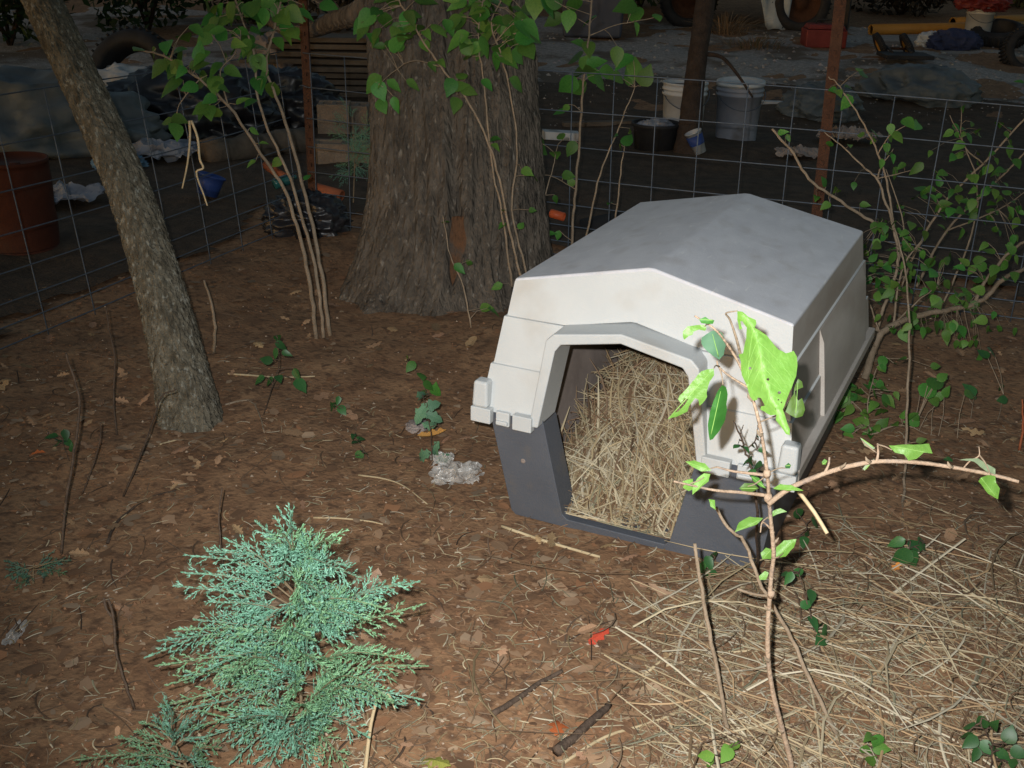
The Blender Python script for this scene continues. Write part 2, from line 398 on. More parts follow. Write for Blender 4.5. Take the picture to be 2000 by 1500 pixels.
    for x, z in ((-tr(hl)[0], hl), (cx - dx(hl) + .008, hl), (cb - dx(zs) + .01, zs + .012), (cb - dx(zs) + .022, zs), (cb + dx(zs) - .022, zs), (cb + dx(zs) - .01, zs + .012), (cx + dx(hl) - .008, hl), (tr(hl)[0], hl), (tr(.012)[0], .012), (-tr(.012)[0], .012)):
        v.append((x, tr(z)[1], z))
    f += [(n, n + 1, n + 2, n + 9), (n + 2, n + 3, n + 9), (n + 3, n + 4, n + 8, n + 9), (n + 4, n + 5, n + 8), (n + 5, n + 6, n + 7, n + 8)]
    xh, yf, yb = tr(0); f.append((n + 9, n + 8, 11, 8))
    o = mk('tub', v, f, M_tub, root); bm = bmesh.new(); bm.from_mesh(o.data); bmesh.ops.remove_doubles(bm, verts=bm.verts, dist=.0004); bmesh.ops.recalc_face_normals(bm, faces=bm.faces); bm.to_mesh(o.data); bm.free()
    o.data.materials.append(M_inside)
    mods(o, bevel=.006, solid=.005); o.modifiers['t'].material_offset = 1
    # doorway reveal of the tub
    out = [(cx - dx(hl) + .008, hl - .01), (cb - dx(zs) + .01, zs + .012), (cb - dx(zs) + .022, zs), (cb + dx(zs) - .022, zs), (cb + dx(zs) - .01, zs + .012), (cx + dx(hl) - .008, hl - .01)]
    v = []; f = []
    for x, z in out:
        y = tr(z)[1]; k = .004 if x > cx else -.004
        v += [(x, y + .002, z), (x, y + .075, z), (x + k, y + .075, z - .004), (x + k, y + .002, z - .004)]
    for k in range(5):
        a = k * 4; b = a + 4
        f += [(a, a + 1, b + 1, b), (a + 1, a + 2, b + 2, b + 1), (a + 3, b + 3, b + 2, a + 2)]
    mods(mk('door_sill', v, f, M_tub, root), bevel=.002)
    # moulded dimple on the tub beside the door
    mb = MB(); z = .165; mb.lathe([(.0, -.0005), (.004, .001), (.006, .0), (.006, -.004)], 12, (-.255, tr(z)[1] - .001, z), Matrix.Rotation(math.radians(90), 3, 'X'))
    mb.build('plug', M_inside, root, True)
    return root
KEN = kennel()
# the photographed kennel sits at the origin: parts were written in world coordinates
# ------------------------------------------------------------------ straw
def prisms(name, P0, w, cols, mat_, parent=None, label=None):
    """P0 (N,K,3) polylines -> three sided strips"""
    N, K, _ = P0.shape
    T = np.gradient(P0, axis=1); T /= np.linalg.norm(T, axis=2, keepdims=True) + 1e-9
    A = np.cross(T, np.array([.1, .05, 1.0])); A /= np.linalg.norm(A, axis=2, keepdims=True) + 1e-9
    B = np.cross(A, T)
    ww = w[:, None, None]
    taper = np.ones((1, K, 1)); taper[0, -1, 0] = .35
    V = np.stack([P0 + A * ww * taper, P0 + B * ww * .55 * taper, P0 - A * ww * taper], axis=2).reshape(-1, 3)
    base = (np.arange(N) * K * 3)[:, None]
    fs = []
    for k in range(K - 1):
        for j in range(3):
            fs.append(np.concatenate([base + k * 3 + j, base + k * 3 + (j + 1) % 3, base + k * 3 + 3 + (j + 1) % 3, base + k * 3 + 3 + j], axis=1))
    F = np.concatenate(fs, axis=0).tolist()
    C = np.repeat(cols, K * 3, axis=0)
    return mk(name, V, F, mat_, parent, False, C)
PAL = np.array([[.50, .39, .23], [.42, .31, .17], [.58, .48, .31], [.34, .23, .13], [.33, .31, .20], [.64, .57, .42], [.24, .15, .085], [.40, .25, .15], [.28, .19, .12], [.20, .13, .08]])
def strawcols(n): 
    i = rng.integers(0, len(PAL), n); return PAL[i] * rng.uniform(.65, 1.05, (n, 1))
def curls(c, ang, tilt, length, bend, lift_fn=None):
    N = len(c); K = 6; out = np.zeros((N, K, 3))
    for k in range(K):
        s = (k / (K - 1) - .5) * length
        a = ang + bend * (k / (K - 1) - .5)
        out[:, k, 0] = c[:, 0] + np.cos(a) * s; out[:, k, 1] = c[:, 1] + np.sin(a) * s; out[:, k, 2] = c[:, 2] + tilt * s - .25 * np.abs(bend) * (k / (K - 1) - .5) ** 2 * length
    return out
# hay bedding inside the dog house
def bed_z(x, y): return .026 + .44 * min(max((y - .12) / .75, 0), 1) ** 1.0 * (1 - .5 * (x / .3) ** 2) * .8 + noise.noise((x * 6, y * 6, 1)) * .02
xs = np.linspace(-.27, .27, 20); ys = np.linspace(.10, .87, 26)
v = [(x, y, bed_z(x, y) - .02) for y in ys for x in xs]; n = len(xs)
f = [(j * n + i, j * n + i + 1, (j + 1) * n + i + 1, (j + 1) * n + i) for j in range(len(ys) - 1) for i in range(n - 1)]
M_bed = mat('hay_bed', (.15, .105, .055), (.32, .235, .13), 30, .9, 1.0, 80)
bedo = tag(mk('hay_bedding', v, f, M_bed, None, True), 'bed of golden hay heaped inside the dog house doorway', 'hay', kind='stuff')
N = 2300
c = np.zeros((N, 3)); c[:, 0] = rng.uniform(-.26, .26, N); c[:, 1] = rng.uniform(.07, .86, N)
inb = lambda x, y: -.27 < x < .27
ln = np.where(rng.random(N) < .12, rng.uniform(.16, .34, N), rng.uniform(.04, .18, N))
c[:, 2] = [bed_z(a, b) + rng.uniform(-.01, .022) for a, b in c[:, :2]]
ang = rng.normal(1.9, .8, N); tl = np.array([.42 * math.sin(a) * (1 if b > .15 else .3) for a, b in zip(ang, c[:, 1])]) + rng.normal(0, .18, N)
Pq = curls(c, ang, tl, ln, rng.normal(0, .5, N)); Pq[:, :, 0] = np.clip(Pq[:, :, 0], -.295, .295); Pq[:, :, 1] = np.clip(Pq[:, :, 1], .088, .9)
Pq[:, :, 2] = np.maximum(Pq[:, :, 2], .032)
wdt = rng.uniform(.0007, .0018, N); wdt[ln > .16] *= 1.7
prisms('hay_strands', Pq, wdt, strawcols(N) * .88, M_straw, bedo)
N2 = 330; c = np.zeros((N2, 3)); c[:, 0] = rng.uniform(-.22, .24, N2); c[:, 1] = rng.uniform(.10, .55, N2); c[:, 2] = [bed_z(a, b) + rng.uniform(.0, .03) for a, b in c[:, :2]]
an = rng.normal(2.2, .6, N2); Pq = curls(c, an, .42 * np.sin(an) + rng.normal(0, .15, N2), rng.uniform(.12, .30, N2), rng.normal(0, .45, N2))
Pq[:, :, 0] = np.clip(Pq[:, :, 0], -.29, .29); Pq[:, :, 1] = np.clip(Pq[:, :, 1], .088, .9); Pq[:, :, 2] = np.maximum(Pq[:, :, 2], .036)
prisms('hay_stalks', Pq, rng.uniform(.0013, .0030, N2), np.array([[.60, .50, .32], [.66, .57, .39], [.52, .41, .24]])[rng.integers(0, 3, N2)] * rng.uniform(.62, .98, (N2, 1)), M_straw, bedo)
# straw spilled on the ground
def on_ground(u0, u1, v0, v1, n, power=1):
    out = []
    while len(out) < n:
        u, v = rnd(u0, u1), rnd(v0, v1); p = G(u, v); out.append((p.x, p.y, p.z))
    return np.array(out)
def in_house(p): return -.30 < p[0] < .30 and .06 < p[1] < .93
parts_ = []; wd = []
dens = [(1330, 2080, 1120, 1560, 1900, 0), (1560, 2100, 1000, 1300, 600, 0), (1180, 1420, 1150, 1560, 200, 0), (900, 1250, 1120, 1560, 110, 0), (820, 1400, 1070, 1540, 760, 1), (560, 1000, 860, 1100, 60, 1), (1560, 2040, 830, 1010, 130, 1), (0, 800, 500, 1500, 70, 1)]
for u0, u1, v0, v1, n, sp in dens:
    c = on_ground(u0, u1, v0, v1, n)
    if not sp:
        c[:, 2] += rng.exponential(.014, n)
    else: c[:, 2] += rng.uniform(.004, .012, n)
    a = rng.normal(-.1 + YAW - .6, .95, n) if not sp else rng.uniform(0, 6.28, n)
    l = np.where(rng.random(n) < .13, rng.uniform(.22, .46, n), rng.uniform(.03, .17, n)) if not sp else rng.uniform(.03, .21, n)
    q = curls(c, a, rng.normal(0, .10 if not sp else .03, n), l, rng.normal(0, .8, n))
    gate = [noise.noise((r[0] * 5, r[1] * 5, 4)) for r in c]
    keep = [not (in_house(r[0]) or in_house(r[-1])) and (sp or g_ > rnd(-.75, .5)) for r, g_ in zip(q, gate)]
    parts_.append(q[keep]); wd.append(((rng.uniform(.0006, .0016, n) * np.where(l > .22, 1.6, 1)) if not sp else rng.uniform(.0007, .0019, n))[keep])
Q = np.concatenate(parts_); WQ = np.concatenate(wd)
for i in range(len(Q)):
    for k in range(Q.shape[1]):
        h = H(Q[i, k, 0], Q[i, k, 1]) + .003
        if Q[i, k, 2] < h: Q[i, k, 2] = h
tag(prisms('spilled_straw', Q, WQ, strawcols(len(Q)) * .66, M_straw), 'dry straw spilled over the ground by the dog house', 'straw', kind='stuff')

c = on_ground(1270, 2080, 1090, 1560, 150); n = len(c); c[:, 2] += rng.uniform(.012, .05, n)
q = curls(c, np.where(rng.random(n) < .6, rng.normal(YAW - .85, .3, n), rng.uniform(0, 6.28, n)), rng.normal(0, .08, n), rng.uniform(.16, .42, n), rng.normal(0, .5, n)); q = q[[not (in_house(r[0]) or in_house(r[-1])) for r in q]]; n = len(q)
tag(prisms('straw_stalks', q, rng.uniform(.0013, .0029, n), np.array([[.62, .52, .34], [.68, .60, .44], [.55, .43, .26], [.50, .34, .19]])[rng.integers(0, 4, n)] * rng.uniform(.45, .9, (n, 1)), M_straw), 'coarse pale stalks lying over the straw heap', 'straw', kind='stuff')
ch = []
for u0, u1, v0, v1, n in ((1250, 2080, 1080, 1560, 4200), (600, 1400, 800, 1540, 2200), (0, 700, 700, 1540, 900), (1560, 2080, 800, 1100, 500)):
    c = on_ground(u0, u1, v0, v1, n); c[:, 2] += rng.uniform(.003, .012, n); c = c[[not in_house(r) for r in c]]; n = len(c)
    ch.append(curls(c, rng.uniform(0, 6.28, n), rng.normal(0, .12, n), rng.uniform(.008, .045, n), rng.normal(0, .6, n)))
ch = np.concatenate(ch)
tag(prisms('straw_chaff', ch, rng.uniform(.0006, .0017, len(ch)), strawcols(len(ch)) * .8, M_straw), 'short broken chaff sprinkled over the soil', 'chaff', kind='stuff')

# ------------------------------------------------------------------ leaf litter
BR = np.array([[.23, .13, .07], [.29, .18, .105], [.20, .108, .058], [.36, .25, .16], [.16, .09, .05], [.28, .14, .07], [.32, .20, .12], [.24, .165, .105]])
def litter(n, u0, u1, v0, v1, smin, smax):
    V = []; F = []; C = []
    for _ in range(n):
        p = G(rnd(u0, u1), rnd(v0, v1), .004)
        if in_house(p) or noise.noise((p.x * 1.7, p.y * 1.7, 31)) < rnd(-.75, .22): continue
        s = rnd(smin, smax); a = rnd(0, 6.28); asp = rnd(.45, .9); cu = rnd(-.35, .45); b = len(V)
        ca, sa = math.cos(a), math.sin(a); tx, ty = rnd(-.3, .3), rnd(-.3, .3)
        for k in range(7):
            t = 2 * math.pi * k / 7; rr = s * (rnd(.35, 1.25) if k % 2 else rnd(.6, 1.1)); x = math.cos(t) * rr; y = math.sin(t) * rr * asp
            V.append((p.x + x * ca - y * sa, p.y + x * sa + y * ca, p.z + s * .05 + .5 * (tx * x + ty * y + cu * y * y / s)))
        V.append((p.x, p.y, p.z + s * .06)); F += [(b + k, b + (k + 1) % 7, b + 7) for k in range(7)]
        col = BR[random.randrange(len(BR))] * rnd(.75, 1.12); C += [col] * 8
    return V, F, C
V = []; F = []; C = []
for args in ((3000, -80, 2080, 780, 1560, .003, .011), (520, -80, 1300, 780, 1560, .014, .030), (1900, -80, 2080, 480, 900, .005, .016), (600, -80, 1000, 300, 560, .012, .03), (400, 1000, 2080, 330, 620, .012, .028)):
    a, b, c = litter(*args); n = len(V); V += a; F += [tuple(i + n for i in q) for q in b]; C += c
tag(mk('leaf_litter', V, F, M_litter, None, False, np.array(C)), 'brown leaf litter crumbled over the bare soil', 'leaf litter', kind='stuff')

V = []; F = []; C = []
for _ in range(5200):
    u, v = rnd(-80, 2080), rnd(480, 1560) ** 1.0
    p_ = G(u, v, .001)
    if in_house(p_): continue
    s_ = rnd(.0015, .0055); b = len(V)
    for q_ in ((1, 0, 0), (-1, 0, 0), (0, 1, 0), (0, -1, 0), (0, 0, .9), (0, 0, -.6)): V.append(p_ + Vector((q_[0] * rnd(.6, 1.4), q_[1] * rnd(.6, 1.4), q_[2] * rnd(.6, 1.1))) * s_)
    F += [(b + i, b + j, b + k) for i, j, k in ((0, 2, 4), (2, 1, 4), (1, 3, 4), (3, 0, 4), (2, 0, 5), (1, 2, 5), (3, 1, 5), (0, 3, 5))]
    C += [(np.array([.22, .115, .06]) if random.random() < .8 else np.array([.34, .26, .19])) * rnd(.6, 1.3)] * 6
tag(mk('soil_crumbs', V, F, M_litter, None, False, np.array(C)), 'small crumbs of reddish soil and grit', 'soil', kind='stuff')
c = on_ground(-60, 2060, 560, 1540, 420); c[:, 2] += rng.uniform(.003, .010, len(c)); c = c[[not in_house(r) for r in c]]; n = len(c)
tag(prisms('twig_litter', curls(c, rng.uniform(0, 6.28, n), rng.normal(0, .06, n), rng.uniform(.03, .16, n), rng.normal(0, .7, n)), rng.uniform(.0008, .0022, n), np.array([[.07, .045, .03], [.12, .075, .045], [.18, .12, .08]])[rng.integers(0, 3, n)] * rng.uniform(.6, 1.2, (n, 1)), M_litter), 'thin broken twigs scattered in the leaf litter', 'twigs', kind='stuff')

# fallen leaves that can be told apart, each a piece of the ground
def lobed_leaf(seed, lobes=3, depth=.45):
    r = random.Random(seed); n = 6 * lobes; left = []; 
    for i in range(n + 1):
        t = i / n; w = .30 * math.sin(math.pi * min(1, t * .93 + .05)) ** .8
        w *= 1 - depth * (.5 + .5 * math.cos(2 * math.pi * lobes * t + .6)); left.append((w * r.uniform(.85, 1.15), t))
    c1, c2 = r.uniform(-.4, .5), r.uniform(-.5, .5)
    V = []; F = []
    for i, (w, t) in enumerate(left):
        z = c2 * (t - .5) ** 2
        V += [(-w, t - .5, z + c1 * w * 1.0), (0, t - .5, z), (w * r.uniform(.9, 1.1), t - .5, z + c1 * w * .7)]
        if i: b = (i - 1) * 3; F += [(b, b + 1, b + 4, b + 3), (b + 1, b + 2, b + 5, b + 4)]
    me = bpy.data.meshes.new('fallen_leaf'); me.from_pydata(V, [], F); me.materials.append(M_fallen); me.update(); return me
FL = [lobed_leaf(i, 2 + i % 3, .25 + .12 * (i % 4)) for i in range(8)]
cnt = 0
while cnt < 290:
    z = random.random()
    u, v = (rnd(0, 2000), rnd(880, 1500)) if z < .55 else (rnd(0, 1000), rnd(560, 900)) if z < .9 else (rnd(1650, 2000), rnd(650, 1000))
    p = G(u, v, .010)
    if in_house(p) or (u > 1350 and v > 1100 and random.random() < .8): continue
    o = bpy.data.objects.new('fallen_leaf', random.choice(FL)); COL.objects.link(o); o.parent = GROUND
    s = rnd(.018, .052) * (1.25 if v < 900 else 1)
    o.matrix_basis = Matrix.Translation(p) @ Matrix.Rotation(rnd(0, 6.28), 4, 'Z') @ Matrix.Rotation(rnd(-.45, .45), 4, 'X') @ Matrix.Rotation(rnd(-.45, .45), 4, 'Y') @ Matrix.Scale(s, 4)
    cnt += 1

# ------------------------------------------------------------------ trees
def trunk(name, pts, radii, nseg, rows, amp, kxy, kz, mat_, parent, flare=0, flute=0, seed=0, recess=None, shift=0):
    """centre line -> bark-relief surface"""
    cl = spline(pts, 10); n = len(cl)
    cum = [0]
    for a, b in zip(cl, cl[1:]): cum.append(cum[-1] + (b - a).length)
    tot = cum[-1]; V = np.zeros(((rows + 1) * nseg, 3)); cr = spline([Vector((r, 0, 0)) for r in radii], 10)
    j = 0
    for i in range(rows + 1):
        s = tot * i / rows
        while j < n - 2 and cum[j + 1] < s: j += 1
        t = (s - cum[j]) / max(1e-6, cum[j + 1] - cum[j]); c = cl[j].lerp(cl[j + 1], t)
        fr = min(len(cr) - 1.001, s / tot * (len(cr) - 1)); R = cr[int(fr)].x * (1 - fr % 1) + cr[int(fr) + 1].x * (fr % 1)
        fl = flare * math.exp(-s / .17)
        for k in range(nseg):
            a = 2 * math.pi * k / nseg; ca, sa = math.cos(a), math.sin(a)
            q = Vector((ca * R * kxy, sa * R * kxy, s * kz + seed))
            w = noise.noise((ca * 2, sa * 2, s * 2.5 + seed)) 
            d = 1 - abs(noise.noise(q + Vector((w * 1.2, w, 0)))) * 2.2
            d2 = noise.noise(q * 2.7 + Vector((3, 1, 9)))
            r = R * (1 + flute * noise.noise((ca * 1.6, sa * 1.6, s * .5 + seed))) + fl * (.55 + 1.5 * max(0, noise.noise((ca * 2.6, sa * 2.6, seed + 5)) + .2)) + amp * (d * .75 + d2 * .5 + .35 * noise.noise(Vector((q.x * 1.6, q.y * 1.6, s * kz * 4 + w * 3))))
            if recess: r -= recess(a, s)
            V[i * nseg + k] = (c.x + ca * r, c.y + sa * r, c.z)
    F = [(i * nseg + k, i * nseg + (k + 1) % nseg, (i + 1) * nseg + (k + 1) % nseg, (i + 1) * nseg + k) for i in range(rows) for k in range(nseg)]
    return mk(name, V, F, mat_, parent, True)
def leaf_cards(n, centre, rad, size, cols, flat=.6):
    V = np.zeros((n * 4, 3)); C = np.zeros((n * 4, 3))
    d = rng.normal(size=(n, 3)); d /= np.linalg.norm(d, axis=1, keepdims=True); rr = rng.uniform(.15, 1, (n, 1)) ** .5
    lump = np.array([.75 + .5 * noise.noise((q * 2.3).tolist()) for q in d])[:, None]
    c = np.array(centre) + d * rr * lump * np.array(rad)
    a = rng.normal(size=(n, 3)); a /= np.linalg.norm(a, axis=1, keepdims=True); b = np.cross(a, rng.normal(size=(n, 3))); b /= np.linalg.norm(b, axis=1, keepdims=True)
    s = rng.uniform(size[0], size[1], (n, 1))
    for k, (p, q) in enumerate(((-1, 0), (0, -.45), (1, 0), (0, .45))): V[k::4] = c + a * s * p + b * s * q
    col = np.array(cols)[rng.integers(0, len(cols), n)] * rng.uniform(.6, 1.2, (n, 1)); C = np.repeat(col, 4, axis=0)
    F = [(i * 4, i * 4 + 1, i * 4 + 2, i * 4 + 3) for i in range(n)]
    return V, F, C
GREENS = [[.035, .085, .02], [.05, .11, .025], [.025, .065, .02], [.06, .12, .03]]

# big furrowed tree
base = G(868, 585); bd = D(base) + .22; bc = P(868, 585, bd); bc.z = H(bc.x, bc.y)
BT = thing('large_tree', bc, 'massive old tree with deeply furrowed grey-brown bark and an orange scar at its foot', 'tree')
tc = [bc + Vector((0, 0, -.06)), P(888, 380, bd - .02), P(885, 200, bd - .02), P(875, 0, bd), P(868, -330, bd), P(850, -1000, bd)]
px2m = bd / FPX
scar_dir = math.atan2((CAM - bc).y, (CAM - bc).x)
def recess(a, s):
    da = (a - scar_dir - .03 + math.pi) % (2 * math.pi) - math.pi
    wz = max(0, 1 - abs(s - .30) / .20) * .11
    g = .055 * math.exp(-((da + .05 * math.sin(s * 3)) / .075) ** 2) * max(0, min(1, (s - .35) / .2)) * max(0, 1 - s / 1.9)
    return g + (.035 * max(0, min(1, (wz - abs(da)) / .03)) if wz > 0 else 0)
trunk('trunk', tc, [170 * px2m, 158 * px2m, 158 * px2m, 168 * px2m, 160 * px2m, 130 * px2m], 480, 270, .017, 36, 3.0, M_bark1, BT, flare=.085, flute=.10, seed=3, recess=recess)
# scar: bare wood at the bottom of the hollow
V = []; F = []; st = scar_dir + .03; Rb = 165 * px2m + .004
cl0 = tc[0]; cl1 = tc[1]
for i in range(13):
    s = .10 + .40 * i / 12; c = cl0.lerp(cl1, min(1, s / (cl1 - cl0).length)); wz = max(.004, 1 - abs(s - .30) / .20) * .105
    for k in range(5):
        a = st + wz * 1.25 * (k / 2 - 1); r = Rb + .085 * math.exp(-s / .17) * .9 - .012 * (1 - abs(k / 2 - 1)) + .004 * noise.noise((k, s * 20, 1)); V.append((c.x + math.cos(a) * r, c.y + math.sin(a) * r, c.z))
    if i:
        for k in range(4): b = (i - 1) * 5 + k; F.append((b, b + 1, b + 6, b + 5))
mk('bare_scar', V, F, M_scar, BT, True)
mb = MB(); lp = spline([P(745, -20, bd + .1), P(700, 25, bd + .15), P(655, 40, bd + .3), P(610, 58, bd + .5), P(560, 60, bd + .7), P(500, 20, bd + 1.0)], 5)
mb.tube(lp, [.055 - .035 * i / (len(lp) - 1) for i in range(len(lp))], 12); mb.build('limb', M_bark1, BT, True)
V, F, C = leaf_cards(5200, bc + Vector((-.2, .6, 5.2)), (3.0, 3.0, 1.9), (.05, .10), GREENS); mk('crown', V, F, M_bushf, BT, False, C)
# leaning tree
b2 = G(378, 838); d2 = D(b2) + .05; b2 = P(378, 838, d2); b2.z = H(b2.x, b2.y)
LT = thing('leaning_tree', b2, 'slender tree with scaly grey bark, leaning beside the wire fence corner', 'tree')
pm = d2 / FPX
tp = [P(380, 850, d2), P(352, 720, d2 + .02), P(312, 560, d2 + .04), P(264, 405, d2 + .06), P(205, 260, d2 + .07), P(135, 110, d2 + .08), P(72, -20, d2 + .1), P(-60, -300, d2 + .15), P(-300, -800, d2 + .3)]
trunk('trunk', tp, [52 * pm, 45 * pm, 41 * pm, 39 * pm, 37 * pm, 36 * pm, 35 * pm, 31 * pm, 23 * pm], 170, 380, .0068, 105, 34, M_bark2, LT, flare=.022, flute=.08, seed=11)
V, F, C = leaf_cards(2200, tp[-1] + Vector((-.2, 0, .6)), (1.3, 1.3, .9), (.04, .07), GREENS); mk('crown', V, F, M_bushf, LT, False, C)
# thin dark trunk standing in the yard
b3 = G(1345, 300); d3 = D(b3); p3 = d3 / FPX
TT = thing('thin_tree', b3, 'thin dark tree trunk beyond the fence beside the white buckets', 'tree')
trunk('trunk', [P(1343, 302, d3), P(1352, 200, d3), P(1364, 100, d3), P(1378, 0, d3), P(1400, -200, d3), P(1430, -600, d3)], [20 * p3, 18 * p3, 18 * p3, 19 * p3, 18 * p3, 15 * p3], 40, 60, .006, 50, 14, M_barkd, TT, flare=.02, seed=5)
mb = MB(); q = spline([P(1376, 105, d3), P(1410, 112, d3 - .05), P(1440, 145, d3 - .1), P(1470, 190, d3 - .15)], 4); mb.tube(q, [.016, .015, .014, .013, .012, .012, .011, .010, .010, .009, .008, .007, .006][:len(q)], 6)
mb.build('branch', M_barkd, TT, True)
V, F, C = leaf_cards(1500, P(1430, -600, d3) + Vector((0, 0, .6)), (1.5, 1.5, 1.0), (.05, .09), GREENS); mk('crown', V, F, M_bushf, TT, False, C)

# ------------------------------------------------------------------ wire fence
HTS = [.03, .09, .16, .25, .36, .485, .62, .765]
def fence(A, B, label, h_off, posts, group='wire fence runs', lean=Vector((0, 0, 0)), seed=0, sp=.17):
    r = random.Random(seed); root = thing('wire_fence', A, label, 'fence', group)
    Lf = (B - A).length; n = int(Lf / sp)
    def at(t, h):
        p = A.lerp(B, t); g = p.z * 0 + (A.z + (B.z - A.z) * t)
        return Vector((p.x, p.y, g + h)) + lean * h + Vector((0, 0, .006 * math.sin(t * 9 + h * 5))) + (lean + Vector((.4, .4, 0))) * .012 * math.sin(t * 6 + h * 3)
    for h in HTS:
        mb = MB(); mb.tube([at(i / 24, h) for i in range(25)], .0024, 5); mb.build('horizontal_wire', M_wire, root, True)
    for i in range(n + 1):
        t = min(1, (i * sp + .03) / Lf); o2 = .003
        mb = MB(); mb.tube([at(t, h) + h_off * .005 for h in [HTS[0] - .02] + HTS[1:-1:2] + [HTS[-1]]], .0023, 5); mb.build('vertical_wire', M_wire, root, True)
    for P_, h, tilt in posts:
        mb = MB(); M3 = Matrix.Rotation(math.atan2(h_off.y, h_off.x), 3, 'Z')
        # T-post: flange and stem with studs
        a = P_ + Vector((0, 0, -.05)); b = P_ + Vector((tilt.x, tilt.y, h)); nseg = 1
        for w, dp, off in ((.040, .006, 0), (.007, .032, .019)):
            v = []
            for c in (a, b):
                for x, y in ((-dp / 2, -w / 2), (dp / 2, -w / 2), (dp / 2, w / 2), (-dp / 2, w / 2)): v.append(c + M3 @ Vector((x + off, y, 0)))
            mb.add(v, [(3, 2, 1, 0), (4, 5, 6, 7), (0, 1, 5, 4), (1, 2, 6, 5), (2, 3, 7, 6), (3, 0, 4, 7)])
        for k in range(int(h / .055)):
            c = a.lerp(b, (k + 1) * .055 / h * .98); mb.box(c + M3 @ Vector((-.006, 0, 0)), (.008, .010, .014), M3)
        po = mb.build('fence_post', M_rust, root)
        for hh in (HTS[2], HTS[6]):
            mb = MB(); c = a.lerp(b, (hh + .05) / (h + .05)); mb.tube([c + M3 @ Vector((-.012, y, 0.004 * math.sin(y * 90))) for y in (-.03, -.015, 0, .015, .03)], .0022, 5); mb.build('wire_clip', M_wire, po, True)
    return root
FC = G(607, 446); FR = G(2000, 632); FLf = G(0, 704)
dR = (FR - FC).normalized(); dL = (FLf - FC).normalized()
FR2 = FC + dR * ((FR - FC).length + 1.3); FR2.z = H(FR2.x, FR2.y); FL2 = FC + dL * ((FLf - FC).length + 1.6); FL2.z = H(FL2.x, FL2.y)
nR = Vector((dR.y, -dR.x, 0)); nL = Vector((dL.y, -dL.x, 0))
if nR.dot(CAM - FC) > 0: nR = -nR
if nL.dot(CAM - FC) > 0: nL = -nL
# second post: where the fence line passes pixel column 1578
best = min((abs(PX(FC + dR * (k * .02))[0] - 1572), k) for k in range(10, 200))[1]; pm2 = FC + dR * (best * .02) + nR * .03; pm2.z = H(pm2.x, pm2.y)
fence(FC, FR2, 'galvanised wire panel fence behind the dog house, with a rusty post', nR, [(FC + nR * .03, 1.75, Vector((0, 0, 0))), (pm2, 1.75, Vector((-.035, 0, 0)))], seed=1)
fence(FC + Vector((-.02, -.02, 0)), FL2, 'galvanised wire panel fence running behind the leaning tree', nL, [], lean=nL * .10, seed=2, sp=.215)

# ------------------------------------------------------------------ broad leaves and stems
def leaf_mesh(name, w, fold, curl, mat_, seed, tip=.75):
    r = random.Random(seed); n = 9; V = []; F = []
    for i in range(n + 1):
        t = i / n; ww = w * math.sin(math.pi * t ** .72) ** .9 * (1.08 - .30 * t) * r.uniform(.93, 1.07) if 0 < i < n else .004
        z = -curl * t * t
        V += [(-ww, t, z + fold * ww + .02 * r.uniform(-1, 1) * ww), (0, t, z), (ww, t, z + fold * ww + .03 * r.uniform(-1, 1) * ww)]
        if i: b = (i - 1) * 3; F += [(b, b + 1, b + 4, b + 3), (b + 1, b + 2, b + 5, b + 4)]
    me = bpy.data.meshes.new(name); me.from_pydata(V, [], F); me.materials.append(mat_)
    me.polygons.foreach_set('use_smooth', [True] * len(F)); me.update(); return me
LM = {k: [leaf_mesh('leaf', w, fo_, cu, mt, i) for i, (w, fo_, cu) in enumerate(((.36, .25, .18), (.42, .15, .28), (.31, .35, .1), (.38, -.1, .3), (.29, .3, .35)))] for k, mt in (('g', M_leaf), ('b', M_leafb), ('d', M_leafd), ('u', M_leafg))}
LM['o'] = []
for i in range(3):
    me = lobed_leaf(40 + i, 3, .4).copy(); me.materials.clear(); me.materials.append(M_leafo); LM['o'].append(me)
def put_leaf(parent, p, dr, nm, size, kind='g', name='leaf'):
    dr = dr.normalized(); nm = nm - dr * nm.dot(dr); nm = nm.normalized() if nm.length > 1e-4 else dr.orthogonal().normalized(); x = dr.cross(nm)
    o = bpy.data.objects.new(name, random.choice(LM[kind])); COL.objects.link(o); o.parent = parent
    M = Matrix.Identity(4)
    for i in range(3): M[i][0] = x[i] * size; M[i][1] = dr[i] * size; M[i][2] = nm[i] * size; M[i][3] = p[i] - parent.location[i] if parent.parent is None else p[i] - wloc(parent)[i]
    if kind == 'o': M = M @ Matrix.Translation((0, .5, 0))
    o.matrix_basis = M; return o
